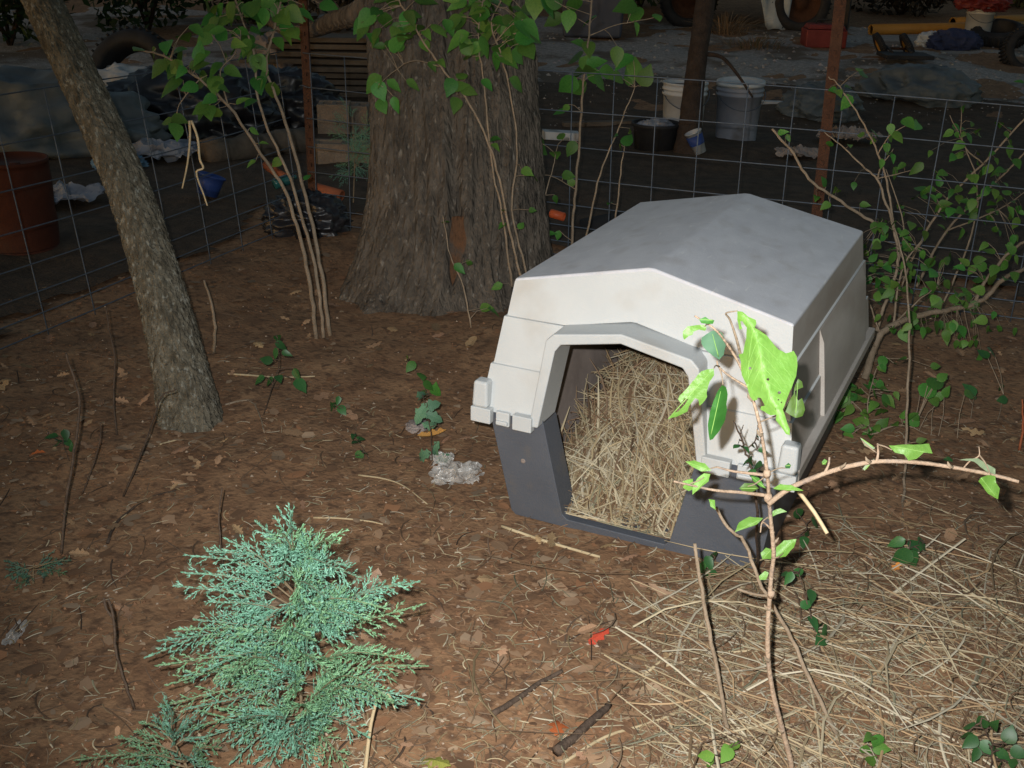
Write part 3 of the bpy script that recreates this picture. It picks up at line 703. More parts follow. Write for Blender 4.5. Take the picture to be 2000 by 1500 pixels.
def plant(name, label, cat, stems, leaves, group=None, kind='g', stem_mat=None, spread=.05, droop=.35, twig_r=.0011, base=None, petiole=True):
    """stems: list of ([(u,v,d)...], r0, r1). leaves: (u, v, size_px) put at the depth of the nearest stem"""
    stem_mat = stem_mat or M_stem
    P0 = P(*stems[0][0][0]) if base is None else base
    root = thing(name, P0, label, cat, group); samples = []
    for pts, r0, r1 in stems:
        w = [P(*q) for q in pts]; q = spline(w, 5); k = len(q)
        q = [p + rvec() * min(.004, r0) * (.6 if 0 < i < k - 1 else 0) for i, p in enumerate(q)]
        mb = MB(); mb.tube(q, [r0 + (r1 - r0) * i / (k - 1) for i in range(k)], 7); mb.build('stem', stem_mat, root, True)
        samples += [(p, PX(p)) for p in q]
    for (u, v, s) in leaves:
        p, px = min(samples, key=lambda a: (a[1][0] - u) ** 2 + (a[1][1] - v) ** 2)
        d = D(p) + rnd(-spread, spread)
        c = P(u, v, d); size = s * 1.12 * d / FPX
        out = (c - p); out = out.normalized() if out.length > 1e-5 else rvec().normalized()
        dr = (out * .8 + rvec() * .65 - UP * droop).normalized()
        nm = UP * .6 - FWD * 1.0 + rvec() * .6
        b = c - dr * size * .5
        lf = put_leaf(root, b, dr, nm, size, kind)
        if petiole and (b - p).length > .004:
            midp = p.lerp(b, .5) + UP * (b - p).length * .08 + rvec() * .006
            tw = MB(); tw.tube([p, midp, b], [twig_r * 1.6, twig_r * 1.2, twig_r], 4, False); tw.build('twig', stem_mat, root, True)
    return root
def cloud(n, cx_, cy_, rx, ry, s0, s1):
    out = []
    for _ in range(n):
        a = rnd(0, 6.28); r = math.sqrt(random.random()); out.append((cx_ + math.cos(a) * r * rx, cy_ + math.sin(a) * r * ry, rnd(s0, s1)))
    return out

# three-stemmed sapling between the leaning tree and the large tree
db = D(G(632, 662)); a = db
lv = [(325, 92, 44), (392, 112, 42), (385, 60, 36), (455, 92, 40), (480, 98, 44), (512, 92, 40), (545, 85, 34), (310, 135, 42), (332, 168, 50), (372, 168, 34), (388, 125, 36), (420, 166, 44), (505, 165, 40), (508, 122, 34), (532, 178, 40), (455, 140, 34), (472, 195, 26), (350, 232, 30), (395, 220, 34), (325, 238, 26), (345, 255, 36), (422, 222, 26), (420, 60, 40), (470, 60, 36), (300, 108, 34), (350, 100, 40), (330, 130, 38), (440, 120, 40),
      (400, 12, 44), (430, 30, 46), (462, 22, 42), (535, 12, 46), (552, 34, 50), (575, 28, 40), (500, 20, 40), (560, 70, 32), (520, 60, 36), (600, 20, 32), (640, 8, 36), (410, -20, 50), (450, -30, 50), (520, -30, 50), (580, -20, 46), (490, 318, 20), (540, 318, 24), (498, 255, 20), (515, 280, 20), (600, 345, 16), (570, 60, 40), (360, 70, 36), (270, 92, 30)] + cloud(26, 490, 30, 110, 50, 32, 46) + cloud(30, 420, 145, 115, 75, 26, 42)
plant('sapling', 'three-stemmed broad-leaved sapling between the leaning tree and the massive tree', 'sapling',
      [([(618, 662, a), (606, 560, a - .02), (585, 460, a - .04), (555, 370, a - .05), (510, 300, a - .08), (445, 205, a - .12), (390, 155, a - .15), (320, 110, a - .18), (270, 98, a - .2)], .0075, .003),
       ([(632, 660, a), (622, 560, a), (600, 460, a), (568, 350, a), (540, 290, a), (505, 200, a - .02), (495, 100, a - .03), (470, 30, a - .05), (440, -60, a - .05)], .0065, .003),
       ([(645, 656, a), (632, 560, a), (610, 440, a + .02), (575, 300, a + .02), (545, 205, a + .02), (520, 130, a), (540, 40, a), (560, -60, a)], .0075, .0035),
       ([(445, 205, a - .12), (430, 140, a - .12), (455, 110, a - .12), (470, 75, a - .12)], .003, .0015),
       ([(390, 155, a - .15), (350, 205, a - .15), (345, 250, a - .15)], .002, .001)], lv)
mb = MB(); HT = G(380, 560); 
htw = thing('dry_twig', P(372, 236, a - .2), 'dry pale forked twig dangling from the three-stemmed sapling', 'twig')
for pts, in (([(370, 236), (371, 270), (366, 320), (356, 368)],), ([(374, 236), (386, 270), (390, 310), (397, 328), (384, 335), (388, 355), (396, 375), (405, 402)],)):
    mb = MB(); q = spline([P(u, v, a - .2) for u, v in pts], 4); mb.tube(q, [.0042 - .002 * i / len(q) for i in range(len(q))], 6); mb.build('prong', M_dry, htw, True)

# vine-like sapling in front of the large trunk
b4 = D(G(1030, 600)) - .05
lv = cloud(16, 760, 40, 60, 55, 26, 44) + cloud(16, 850, 40, 60, 60, 26, 46) + cloud(38, 960, 55, 85, 75, 30, 52) + cloud(12, 1000, 50, 50, 60, 34, 52) + [(728, 165, 44), (742, 178, 36), (770, 168, 32), (745, 205, 32), (772, 205, 30), (808, 165, 30), (895, 165, 36), (880, 170, 34), (915, 175, 32), (890, 205, 34), (900, 145, 28), (952, 165, 28), (1012, 165, 40), (975, 95, 40), (990, 105, 36), (950, 90, 40), (940, 60, 40), (1000, 55, 44), (965, 270, 24), (968, 285, 22), (985, 410, 14), (870, 435, 18), (1030, 335, 24), (1045, 348, 22), (1040, 410, 14), (980, 440, 18), (1018, 440, 18), (898, 525, 26), (915, 515, 18), (970, 560, 24), (965, 610, 30), (950, 600, 24), (740, 90, 22), (755, 85, 22), (780, 90, 26), (830, 90, 26), (860, 120, 30), (845, 130, 24), (770, 60, 24), (1070, 15, 46), (1110, 40, 40), (1045, 10, 46), (1085, 0, 50)]
plant('climbing_sapling', 'leggy green sapling scrambling up the front of the massive furrowed trunk', 'sapling',
      [([(1030, 600, b4), (1018, 540, b4 - .02), (1000, 470, b4 - .05), (975, 350, b4 - .1), (950, 270, b4 - .12), (910, 190, b4 - .14), (860, 130, b4 - .14), (820, 70, b4 - .14), (785, 10, b4 - .14), (760, -40, b4 - .14)], .0050, .003),
       ([(1000, 560, b4), (985, 440, b4 - .04), (965, 340, b4 - .06), (952, 240, b4 - .08), (945, 160, b4 - .1), (935, 70, b4 - .1), (950, -40, b4 - .1)], .0042, .0025),
       ([(1040, 590, b4), (1020, 500, b4 - .02), (1000, 410, b4 - .04), (1010, 300, b4 - .06), (1000, 200, b4 - .08), (980, 110, b4 - .1), (960, 40, b4 - .1), (1000, -30, b4 - .1)], .0042, .0025),
       ([(920, 640, b4 - .2), (905, 560, b4 - .2), (880, 500, b4 - .2), (865, 420, b4 - .2)], .003, .0016),
       ([(860, 130, b4 - .14), (800, 120, b4 - .12), (740, 165, b4 - .12)], .0022, .0012)], lv, stem_mat=M_stem)

# sapling in front of the fence, between the trunk and the dog house
b5 = D(G(1117, 560))
lv = [(1120, 110, 40), (1140, 135, 42), (1165, 122, 40), (1192, 142, 46), (1108, 168, 44), (1218, 122, 44), (1240, 132, 44), (1262, 148, 40), (1135, 172, 38), (1150, 95, 36), (1175, 160, 36), (1205, 150, 34), (1130, 85, 32), (1080, 40, 40), (1040, 22, 44), (1075, 4, 46), (1122, 14, 42), (1222, 12, 44), (1240, 24, 38), (1285, 30, 26), (1150, 40, 34), (1245, 55, 24), (1058, 290, 36), (1085, 300, 26), (1115, 290, 30), (1095, 265, 24), (1202, 266, 22), (1226, 272, 28), (1212, 290, 22), (1232, 255, 20), (1038, 345, 30), (1110, 342, 24), (1115, 355, 20), (1092, 218, 22), (1105, 212, 18), (1085, 390, 18), (1150, 130, 44), (1165, 150, 38), (1125, 150, 40), (1230, 145, 40), (1205, 110, 36), (1190, 395, 20), (1075, 455, 22), (1090, 460, 18), (1050, 465, 20)]
plant('sapling', 'whippy sapling with pale stems between the massive trunk and the dog house', 'sapling',
      [([(1112, 560, b5), (1118, 450, b5), (1124, 370, b5), (1133, 260, b5), (1140, 160, b5), (1150, 70, b5), (1158, -40, b5)], .0058, .004),
       ([(1125, 560, b5 + .05), (1150, 440, b5), (1172, 340, b5), (1200, 270, b5), (1220, 220, b5), (1240, 170, b5)], .0045, .002),
       ([(1180, 560, b5 + .05), (1203, 420, b5), (1212, 340, b5), (1220, 285, b5)], .004, .0022),
       ([(1085, 560, b5), (1052, 440, b5), (1065, 380, b5), (1080, 330, b5), (1085, 300, b5)], .0035, .0016),
       ([(1150, 70, b5), (1200, 50, b5), (1260, 38, b5), (1290, 30, b5)], .0022, .001),
       ([(1124, 370, b5), (1080, 345, b5 - .02), (1040, 340, b5 - .03)], .002, .001)], lv)

# tangled shrub beside the dog house: several plants
def shrub(label, stems, leaves, kind='g', mat_=None): return plant('honeysuckle_shrub', label, 'shrub', stems, [(u, v, q_ * .84) for u, v, q_ in leaves], 'shrubs tangled by the fence', kind, mat_, spread=.13, twig_r=.0008)
g1 = G(1700, 690); e = D(g1)
lvA = [(1660, 170, 26), (1680, 135, 26), (1688, 142, 36), (1628, 175, 28), (1638, 182, 32), (1652, 200, 36), (1712, 258, 34), (1706, 270, 36), (1740, 252, 24), (1775, 240, 38), (1792, 245, 36), (1740, 270, 28), (1755, 265, 32), (1732, 290, 26), (1680, 262, 20), (1620, 282, 24), (1660, 285, 20), (1735, 300, 24), (1745, 308, 22), (1722, 320, 22), (1790, 330, 36), (1748, 340, 34), (1760, 325, 24), (1612, 355, 26), (1635, 370, 28), (1668, 362, 18), (1595, 385, 26), (1612, 402, 26), (1690, 400, 24), (1750, 440, 36), (1722, 450, 30), (1780, 440, 30), (1712, 480, 28), (1690, 480, 20), (1528, 258, 24), (1540, 270, 18)] + cloud(34, 1730, 510, 65, 80, 16, 27)
shrub('tangled shrub at the rear corner of the dog house with a bare dry tip',
      [([(1705, 690, e), (1720, 620, e), (1752, 520, e - .02), (1748, 460, e - .04), (1735, 410, e - .05), (1712, 350, e - .05), (1690, 330, e - .06)], .006, .003),
       ([(1735, 450, e - .04), (1690, 425, e - .05), (1630, 385, e - .08), (1580, 350, e - .1), (1550, 300, e - .1), (1508, 252, e - .12)], .0055, .004),
       ([(1748, 460, e - .04), (1735, 370, e - .05), (1715, 300, e - .05), (1680, 230, e - .05), (1640, 170, e - .05), (1618, 150, e - .05)], .004, .0018),
       ([(1690, 330, e - .06), (1650, 290, e - .06), (1610, 258, e - .06)], .003, .0015), ([(1712, 350, e - .05), (1725, 320, e - .05), (1745, 290, e - .05)], .003, .0015),
       ([(1712, 350, e - .05), (1790, 330, e - .08)], .002, .001), ([(1715, 300, e - .05), (1740, 262, e - .07), (1780, 240, e - .09)], .0025, .001),
       ([(1752, 520, e), (1765, 440, e), (1730, 330, e + .02)], .003, .0015)], lvA, mat_=M_stem)
g2 = G(1850, 640); e2 = D(g2) + .1
lvB = cloud(70, 1905, 330, 95, 105, 15, 27) + cloud(28, 1830, 420, 80, 60, 18, 32) + cloud(18, 1950, 430, 50, 60, 16, 28) + [(1880, 210, 24), (1990, 160, 22), (1970, 250, 22), (1845, 445, 34), (1838, 420, 34), (1855, 500, 40), (1872, 285, 30)]
shrub('dense green shrub of straight slanting stems reaching up past the wire panel',
      [([(1760, 560, e2), (1800, 470, e2), (1850, 390, e2), (1920, 320, e2), (1990, 245, e2), (2050, 180, e2)], .005, .003),
       ([(1790, 560, e2 - .05), (1850, 450, e2 - .05), (1930, 370, e2 - .05), (2020, 280, e2 - .05)], .005, .003),
       ([(1830, 620, e2 + .05), (1890, 480, e2), (1910, 380, e2), (1890, 300, e2), (1855, 225, e2)], .004, .0015),
       ([(1920, 320, e2), (1880, 280, e2), (1878, 215, e2)], .003, .0015), ([(1850, 450, e2 - .05), (1950, 410, e2 - .05), (2020, 360, e2)], .003, .0015)], lvB, mat_=M_stem)
g3 = G(1690, 720); e3 = D(g3) - .1
lvC = cloud(34, 1790, 600, 100, 60, 17, 30) + cloud(16, 1740, 480, 40, 50, 16, 28) + cloud(18, 1920, 640, 70, 60, 16, 28) + cloud(34, 1800, 540, 90, 60, 22, 36) + cloud(20, 1930, 520, 60, 60, 22, 36) + cloud(16, 1850, 620, 70, 40, 22, 34) + [(1660, 545, 34), (1655, 470, 22), (1645, 475, 18), (1650, 490, 16), (1765, 655, 30), (1806, 625, 36), (1822, 615, 34), (1860, 640, 34), (1870, 570, 38), (1890, 575, 34), (1815, 580, 36), (1715, 560, 28), (1740, 575, 28)]
shrub('low shrub with one thick crooked branch sweeping from behind the dog house',
      [([(1688, 740, e3), (1712, 665, e3), (1745, 635, e3), (1800, 615, e3 + .02), (1870, 602, e3 + .04), (1920, 585, e3 + .06), (1960, 545, e3 + .06), (2010, 520, e3 + .1)], .012, .006),
       ([(1905, 590, e3 + .05), (1930, 540, e3 + .05), (1975, 490, e3 + .05), (2020, 460, e3 + .05)], .006, .004),
       ([(1745, 635, e3), (1790, 590, e3 - .02), (1830, 560, e3 - .02)], .003, .0015), ([(1720, 655, e3), (1690, 570, e3 - .05), (1655, 480, e3 - .08)], .003, .0012),
       ([(1712, 690, e3), (1665, 570, e3 - .1), (1615, 568, e3 - .1)], .0025, .001), ([(1745, 635, e3), (1760, 530, e3), (1800, 470, e3)], .0035, .002)], lvC, mat_=M_stem)
g4 = G(1765, 1180); e4 = D(g4)
lvD = [(1770, 640, 22), (1760, 700, 22), (1800, 860, 20)]
plant('bare_whip', 'tall thin bare whip with few leaves standing in front of the tangled shrubs', 'sapling',
      [([(1755, 1080, D(G(1755, 1080))), (1765, 960, 2.75), (1770, 840, 2.8), (1776, 700, 2.85), (1774, 600, 2.9), (1768, 520, 2.95), (1745, 440, 3.0)], .0042, .002)], lvD, mat and None, 'g', M_stem)
# low creepers at the foot of the wall
e5 = D(G(1700, 850))
lvE = cloud(26, 1770, 760, 90, 70, 16, 28) + cloud(26, 1690, 800, 55, 60, 20, 32) + cloud(14, 1640, 770, 40, 30, 20, 30) + [(1830, 745, 40), (1815, 760, 40), (1895, 770, 30), (1845, 735, 30), (1670, 850, 34), (1690, 860, 36), (1640, 860, 26), (1655, 855, 24), (1690, 830, 30)]
plant('creeper', 'leafy creeper trailing along the foot of the dog house side', 'creeper',
      [([(1720, 900, e5), (1705, 850, e5), (1680, 800, e5), (1640, 765, e5 - .05), (1590, 725, e5 - .12)], .003, .0015), ([(1700, 850, e5), (1760, 830, e5), (1820, 850, e5 + .02), (1880, 870, e5)], .003, .0015),
       ([(1690, 830, e5), (1700, 760, e5 + .05), (1720, 700, e5 + .1)], .0025, .001)], lvE, None, 'g', M_stem)
e6 = D(G(1900, 800))
plant('ground_seedling', 'scattered low seedling with rounded leaves on the soil below the shrubs', 'seedling',
      [([(1880, 900, D(G(1880, 900))), (1890, 850, e6 - .1), (1900, 790, e6 - .05)], .002, .001), ([(1880, 900, D(G(1880, 900))), (1940, 840, e6 - .1), (1960, 770, e6)], .002, .001)],
      [(1905, 770, 34), (1895, 760, 30), (1920, 690, 26), (1940, 685, 28), (1955, 760, 22), (1960, 780, 22), (1930, 850, 22), (1870, 870, 22), (1945, 900, 24), (1850, 900, 20)], None, 'd')

# ------------------------------------------------------------------ the sapling near the lens
def ngon_leaf(parent, outline, d, mat_, scale=1, off=(0, 0), holes=(), mid=None, fold=.30, tilt=(0, 0), name='leaf', veins=False, curl=.0, fl_=1.0):
    pts = [(off[0] + x / scale, off[1] + y / scale) for x, y in outline]
    q = []
    for i, a in enumerate(pts):  # finer ragged edge
        b = pts[(i + 1) % len(pts)]; L_ = math.hypot(b[0] - a[0], b[1] - a[1]); k = max(1, int(L_ / 7))
        for j in range(k): t = j / k; q.append((a[0] + (b[0] - a[0]) * t + (rnd(-.7, .7) if j else 0), a[1] + (b[1] - a[1]) * t + (rnd(-.7, .7) if j else 0)))
    if mid is None:
        i, j = max(((i, j) for i in range(len(pts)) for j in range(i)), key=lambda ij: math.hypot(pts[ij[0]][0] - pts[ij[1]][0], pts[ij[0]][1] - pts[ij[1]][1]))
        mid = [pts[i], pts[j]]
    else: mid = [(off[0] + x / scale, off[1] + y / scale) for x, y in mid]
    def inside(p, poly):
        c = False; n = len(poly)
        for i in range(n):
            (x1, y1), (x2, y2) = poly[i], poly[i - 1]
            if (y1 > p[1]) != (y2 > p[1]) and p[0] < (x2 - x1) * (p[1] - y1) / (y2 - y1) + x1: c = not c
        return c
    hs = []
    for hx, hy, hr in holes:
        cx_, cy_ = off[0] + hx / scale, off[1] + hy / scale; r = hr / scale
        hs.append([(cx_ + r * math.cos(t * .9) * rnd(.8, 1.2), cy_ + r * .8 * math.sin(t * .9) * rnd(.8, 1.2)) for t in range(7)])
    def sdist(p):
        best = None
        for a, b in zip(mid, mid[1:]):
            dx_, dy_ = b[0] - a[0], b[1] - a[1]; t = max(0, min(1, ((p[0] - a[0]) * dx_ + (p[1] - a[1]) * dy_) / (dx_ * dx_ + dy_ * dy_ + 1e-9)))
            e = math.hypot(p[0] - a[0] - t * dx_, p[1] - a[1] - t * dy_); s = 1 if dx_ * (p[1] - a[1]) - dy_ * (p[0] - a[0]) > 0 else -1
            if best is None or e < abs(best): best = e * s
        return best
    xs_ = [p[0] for p in q]; ys_ = [p[1] for p in q]; vs_ = [Vector(p) for p in q]; ed = [(i, (i + 1) % len(q)) for i in range(len(q))]
    for h in hs:
        n = len(vs_); vs_ += [Vector(p) for p in h]; ed += [(n + i, n + (i + 1) % len(h)) for i in range(len(h))]
    st = max(5.0, (max(xs_) - min(xs_)) / 14)
    for a, b in zip(mid, mid[1:]):
        k = max(2, int(math.hypot(b[0] - a[0], b[1] - a[1]) / st))
        for j in range(k + 1):
            p = (a[0] + (b[0] - a[0]) * j / k, a[1] + (b[1] - a[1]) * j / k)
            if inside(p, q): vs_.append(Vector(p))
    y = min(ys_)
    while y < max(ys_):
        x = min(xs_)
        while x < max(xs_):
            p = (x + rnd(-1, 1), y + rnd(-1, 1))
            if inside(p, q) and not any(inside(p, h) for h in hs) and abs(sdist(p)) > st * .5: vs_.append(Vector(p))
            x += st
        y += st
    r = geometry.delaunay_2d_cdt(vs_, ed, [], 0, 1e-4); vo, fo_ = r[0], r[2]
    F = []
    for t in fo_:
        c = (sum(vo[i].x for i in t) / 3, sum(vo[i].y for i in t) / 3)
        if inside(c, q) and not any(inside(c, h) for h in hs): F.append(tuple(t))
    cx_, cy_ = sum(xs_) / len(xs_), sum(ys_) / len(ys_); hgt = max(ys_) - min(ys_) + 1
    def dep(p):
        s = sdist(p); k = d / FPX
        return d + k * (fold * abs(s) * (fl_ if s > 0 else .75) + tilt[0] * (p[0] - cx_) + tilt[1] * (p[1] - cy_) + curl * (p[1] - cy_) ** 2 / hgt) + .004 * noise.noise((p[0] * .03, p[1] * .03, d * 7)) + .0012 * noise.noise((p[0] * .09, p[1] * .09, d))
    V = [P(p.x, p.y, dep((p.x, p.y))) for p in vo]
    lf = mk(name, V, F, mat_, parent, True)
    # veins: slightly proud ribs
    mb = MB(); n = 9; ml = []
    for a, b in zip(mid, mid[1:]):
        for j in range(n): ml.append((a[0] + (b[0] - a[0]) * j / n, a[1] + (b[1] - a[1]) * j / n))
    ml = [p for p in ml if inside(p, q)]
    if len(ml) > 2:
        k = d / FPX; mb.tube([P(p[0], p[1], dep(p) - .0002) for p in ml], [k * (1.1 - .7 * i / len(ml)) for i in range(len(ml))], 5)
        if veins:
            for i in range(3, len(ml) - 4, 5):
                a = ml[i]; tx, ty = ml[i + 2][0] - a[0], ml[i + 2][1] - a[1]; L_ = math.hypot(tx, ty); tx /= L_; ty /= L_
                for sg in (-1, 1):
                    run = []
                    for j in range(14):
                        w = j * 7; c = (a[0] + tx * (w * .75 + w * w * .004) - sg * ty * w * .62, a[1] + ty * (w * .75 + w * w * .004) + sg * tx * w * .62)
                        if not inside(c, q): break
                        run.append(P(c[0], c[1], dep(c) - .0001))
                    if len(run) > 3: mb.tube(run, [k * (.55 - .3 * j / len(run)) for j in range(len(run))], 4)
        mb.build('midrib', M_vein, lf, True)
    return lf
bs = G(1548, 1530); dd = D(bs)
FS = thing('young_sapling', bs, 'young sapling with torn bright leaves standing in front of the dog house', 'sapling')
def fstem(pts, r0, r1, name='stem', mt=None):
    q = spline([P(*p) for p in pts], 5); mb = MB(); k = len(q)
    mb.tube(q, [(r0 + (r1 - r0) * i / (k - 1)) * (1 + .10 * noise.noise((i * .7, r0 * 900, 0))) for i in range(k)], 9); return mb.build(name, mt or M_stemf, FS, True)
fstem([(1549, 1545, dd), (1545, 1490, dd - .01), (1528, 1425, dd - .03), (1507, 1340, dd - .06), (1499, 1250, dd - .09), (1506, 1130, dd - .13), (1511, 1080, dd - .15), (1504, 1000, dd - .18), (1498, 920, dd - .21), (1485, 835, dd - .25), (1466, 765, dd - .27), (1446, 715, dd - .29), (1420, 672, dd - .31), (1395, 642, dd - .33), (1357, 617, dd - .34)], .0048, .0012)
for u, v, k in ((1506, 1160, .12), (1500, 972, .19), (1498, 925, .21)):
    c = P(u, v, dd - k); mb = MB(); mb.tube([c - UP * .006, c, c + UP * .006], [.0048, .0064, .0048], 8); mb.build('node', M_stemf, FS, True)
z = dd - .2
fstem([(1500, 985, z), (1530, 962, z), (1560, 945, z - .02), (1610, 925, z - .03), (1660, 910, z - .05), (1720, 901, z - .06), (1800, 904, z - .07), (1880, 916, z - .08), (1950, 930, z - .09), (1990, 941, z - .1)], .0042, .0024, 'branch')
fstem([(1498, 928, z), (1460, 924, z), (1430, 920, z), (1400, 912, z)], .0026, .0014, 'branch')
fstem([(1500, 968, z + .01), (1450, 962, z), (1400, 958, z - .01), (1360, 950, z - .02), (1316, 940, z - .03)], .0028, .0014, 'branch')
fstem([(1462, 757, dd - .27), (1430, 738, dd - .28), (1405, 718, dd - .29), (1400, 705, dd - .29)], .0020, .0011, 'branch')
fstem([(1448, 700, dd - .28), (1438, 660, dd - .3), (1426, 625, dd - .31), (1418, 612, dd - .32), (1440, 607, dd - .33)], .0022, .0008, 'branch', M_stem)
fstem([(1610, 925, z - .03), (1618, 908, z - .035), (1620, 893, z - .04)], .0022, .0012, 'spur'); fstem([(1712, 902, z - .06), (1715, 885, z - .06), (1714, 866, z - .065)], .0022, .0012, 'spur')
fstem([(1880, 916, z - .08), (1895, 900, z - .09), (1912, 890, z - .1), (1912, 872, z - .1)], .0012, .0006, 'spur')
for pts in ([(1714, 868, z - .065), (1728, 872, z - .075), (1742, 879, z - .08)], [(1912, 888, z - .1), (1925, 905, z - .1), (1935, 928, z - .1)], [(1712, 884, z - .06), (1690, 868, z - .06), (1684, 860, z - .06)], [(1498, 928, z), (1475, 945, z), (1460, 950, z)],
            [(1400, 912, z), (1392, 914, z), (1384, 916, z)], [(1345, 945, z - .02), (1362, 940, z - .02), (1375, 932, z - .02)], [(1500, 1010, dd - .17), (1492, 1016, dd - .17), (1488, 1020, dd - .17)], [(1406, 720, dd - .29), (1410, 735, dd - .29), (1412, 752, dd - .29)],
            [(1405, 716, dd - .29), (1398, 714, dd - .31), (1394, 720, dd - .33)], [(1385, 632, dd - .335), (1380, 634, dd - .35), (1376, 638, dd - .36)], [(1508, 1090, dd - .15), (1520, 1088, dd - .15), (1530, 1080, dd - .14)], [(1498, 925, z), (1520, 915, z), (1535, 914, z)], [(1482, 825, dd - .25), (1520, 810, dd - .26), (1535, 800, dd - .26)]):
    fstem(pts, .0012, .0007, 'petiole', M_stem)
for u, v, k in ((1529, 1430, .03), (1502, 1290, .08), (1502, 1190, .11), (1509, 1060, .155), (1488, 850, .245), (1470, 780, .265), (1700, 903, .26), (1640, 914, .25), (1860, 913, .28)):
    c = P(u, v, dd - k); mb = MB(); sgn = 1 if random.random() < .5 else -1; mb.tube([c, c + RIGHT * .006 * sgn + UP * .004, c + RIGHT * .008 * sgn + UP * .009], [.0042 if u < 1600 else .0030, .0024, .0006], 6); mb.build('bud', M_stem, FS, True)
fstem([(1512, 1040, dd - .16), (1490, 1020, dd - .17), (1485, 1040, dd - .18)], .0016, .001, 'spur')
Z1 = dict(scale=4, off=(1250, 560)); Z2 = dict(scale=2.857, off=(1300, 450)); Z3 = dict(scale=2.857, off=(1300, 975))
ngon_leaf(FS, [(760, 190), (800, 195), (845, 235), (905, 260), (910, 290), (895, 320), (940, 345), (990, 380), (1030, 430), (1080, 490), (1140, 520), (1200, 500), (1225, 545), (1230, 620), (1220, 700), (1185, 790), (1150, 870), (1115, 960), (1140, 1030), (1170, 1110), (1170, 1160), (1140, 1150), (1100, 1090), (1060, 1040), (1065, 1000), (1020, 1005), (940, 960), (945, 935), (975, 930), (945, 870), (920, 865), (915, 885), (885, 890), (860, 860), (840, 790), (795, 690), (790, 590), (770, 530), (805, 520), (830, 400), (835, 320), (800, 270), (785, 270), (800, 330), (775, 335), (760, 260)],
          dd - .36, M_leafb, holes=[(860, 637, 14), (1000, 725, 13), (1088, 828, 14), (1082, 882, 8), (1105, 905, 7), (1062, 955, 6)], mid=[(800, 205), (900, 350), (940, 520), (965, 700), (1040, 900), (1160, 1150)], fold=.42, tilt=(-.05, -.15), veins=True, fl_=2.4, **Z1)
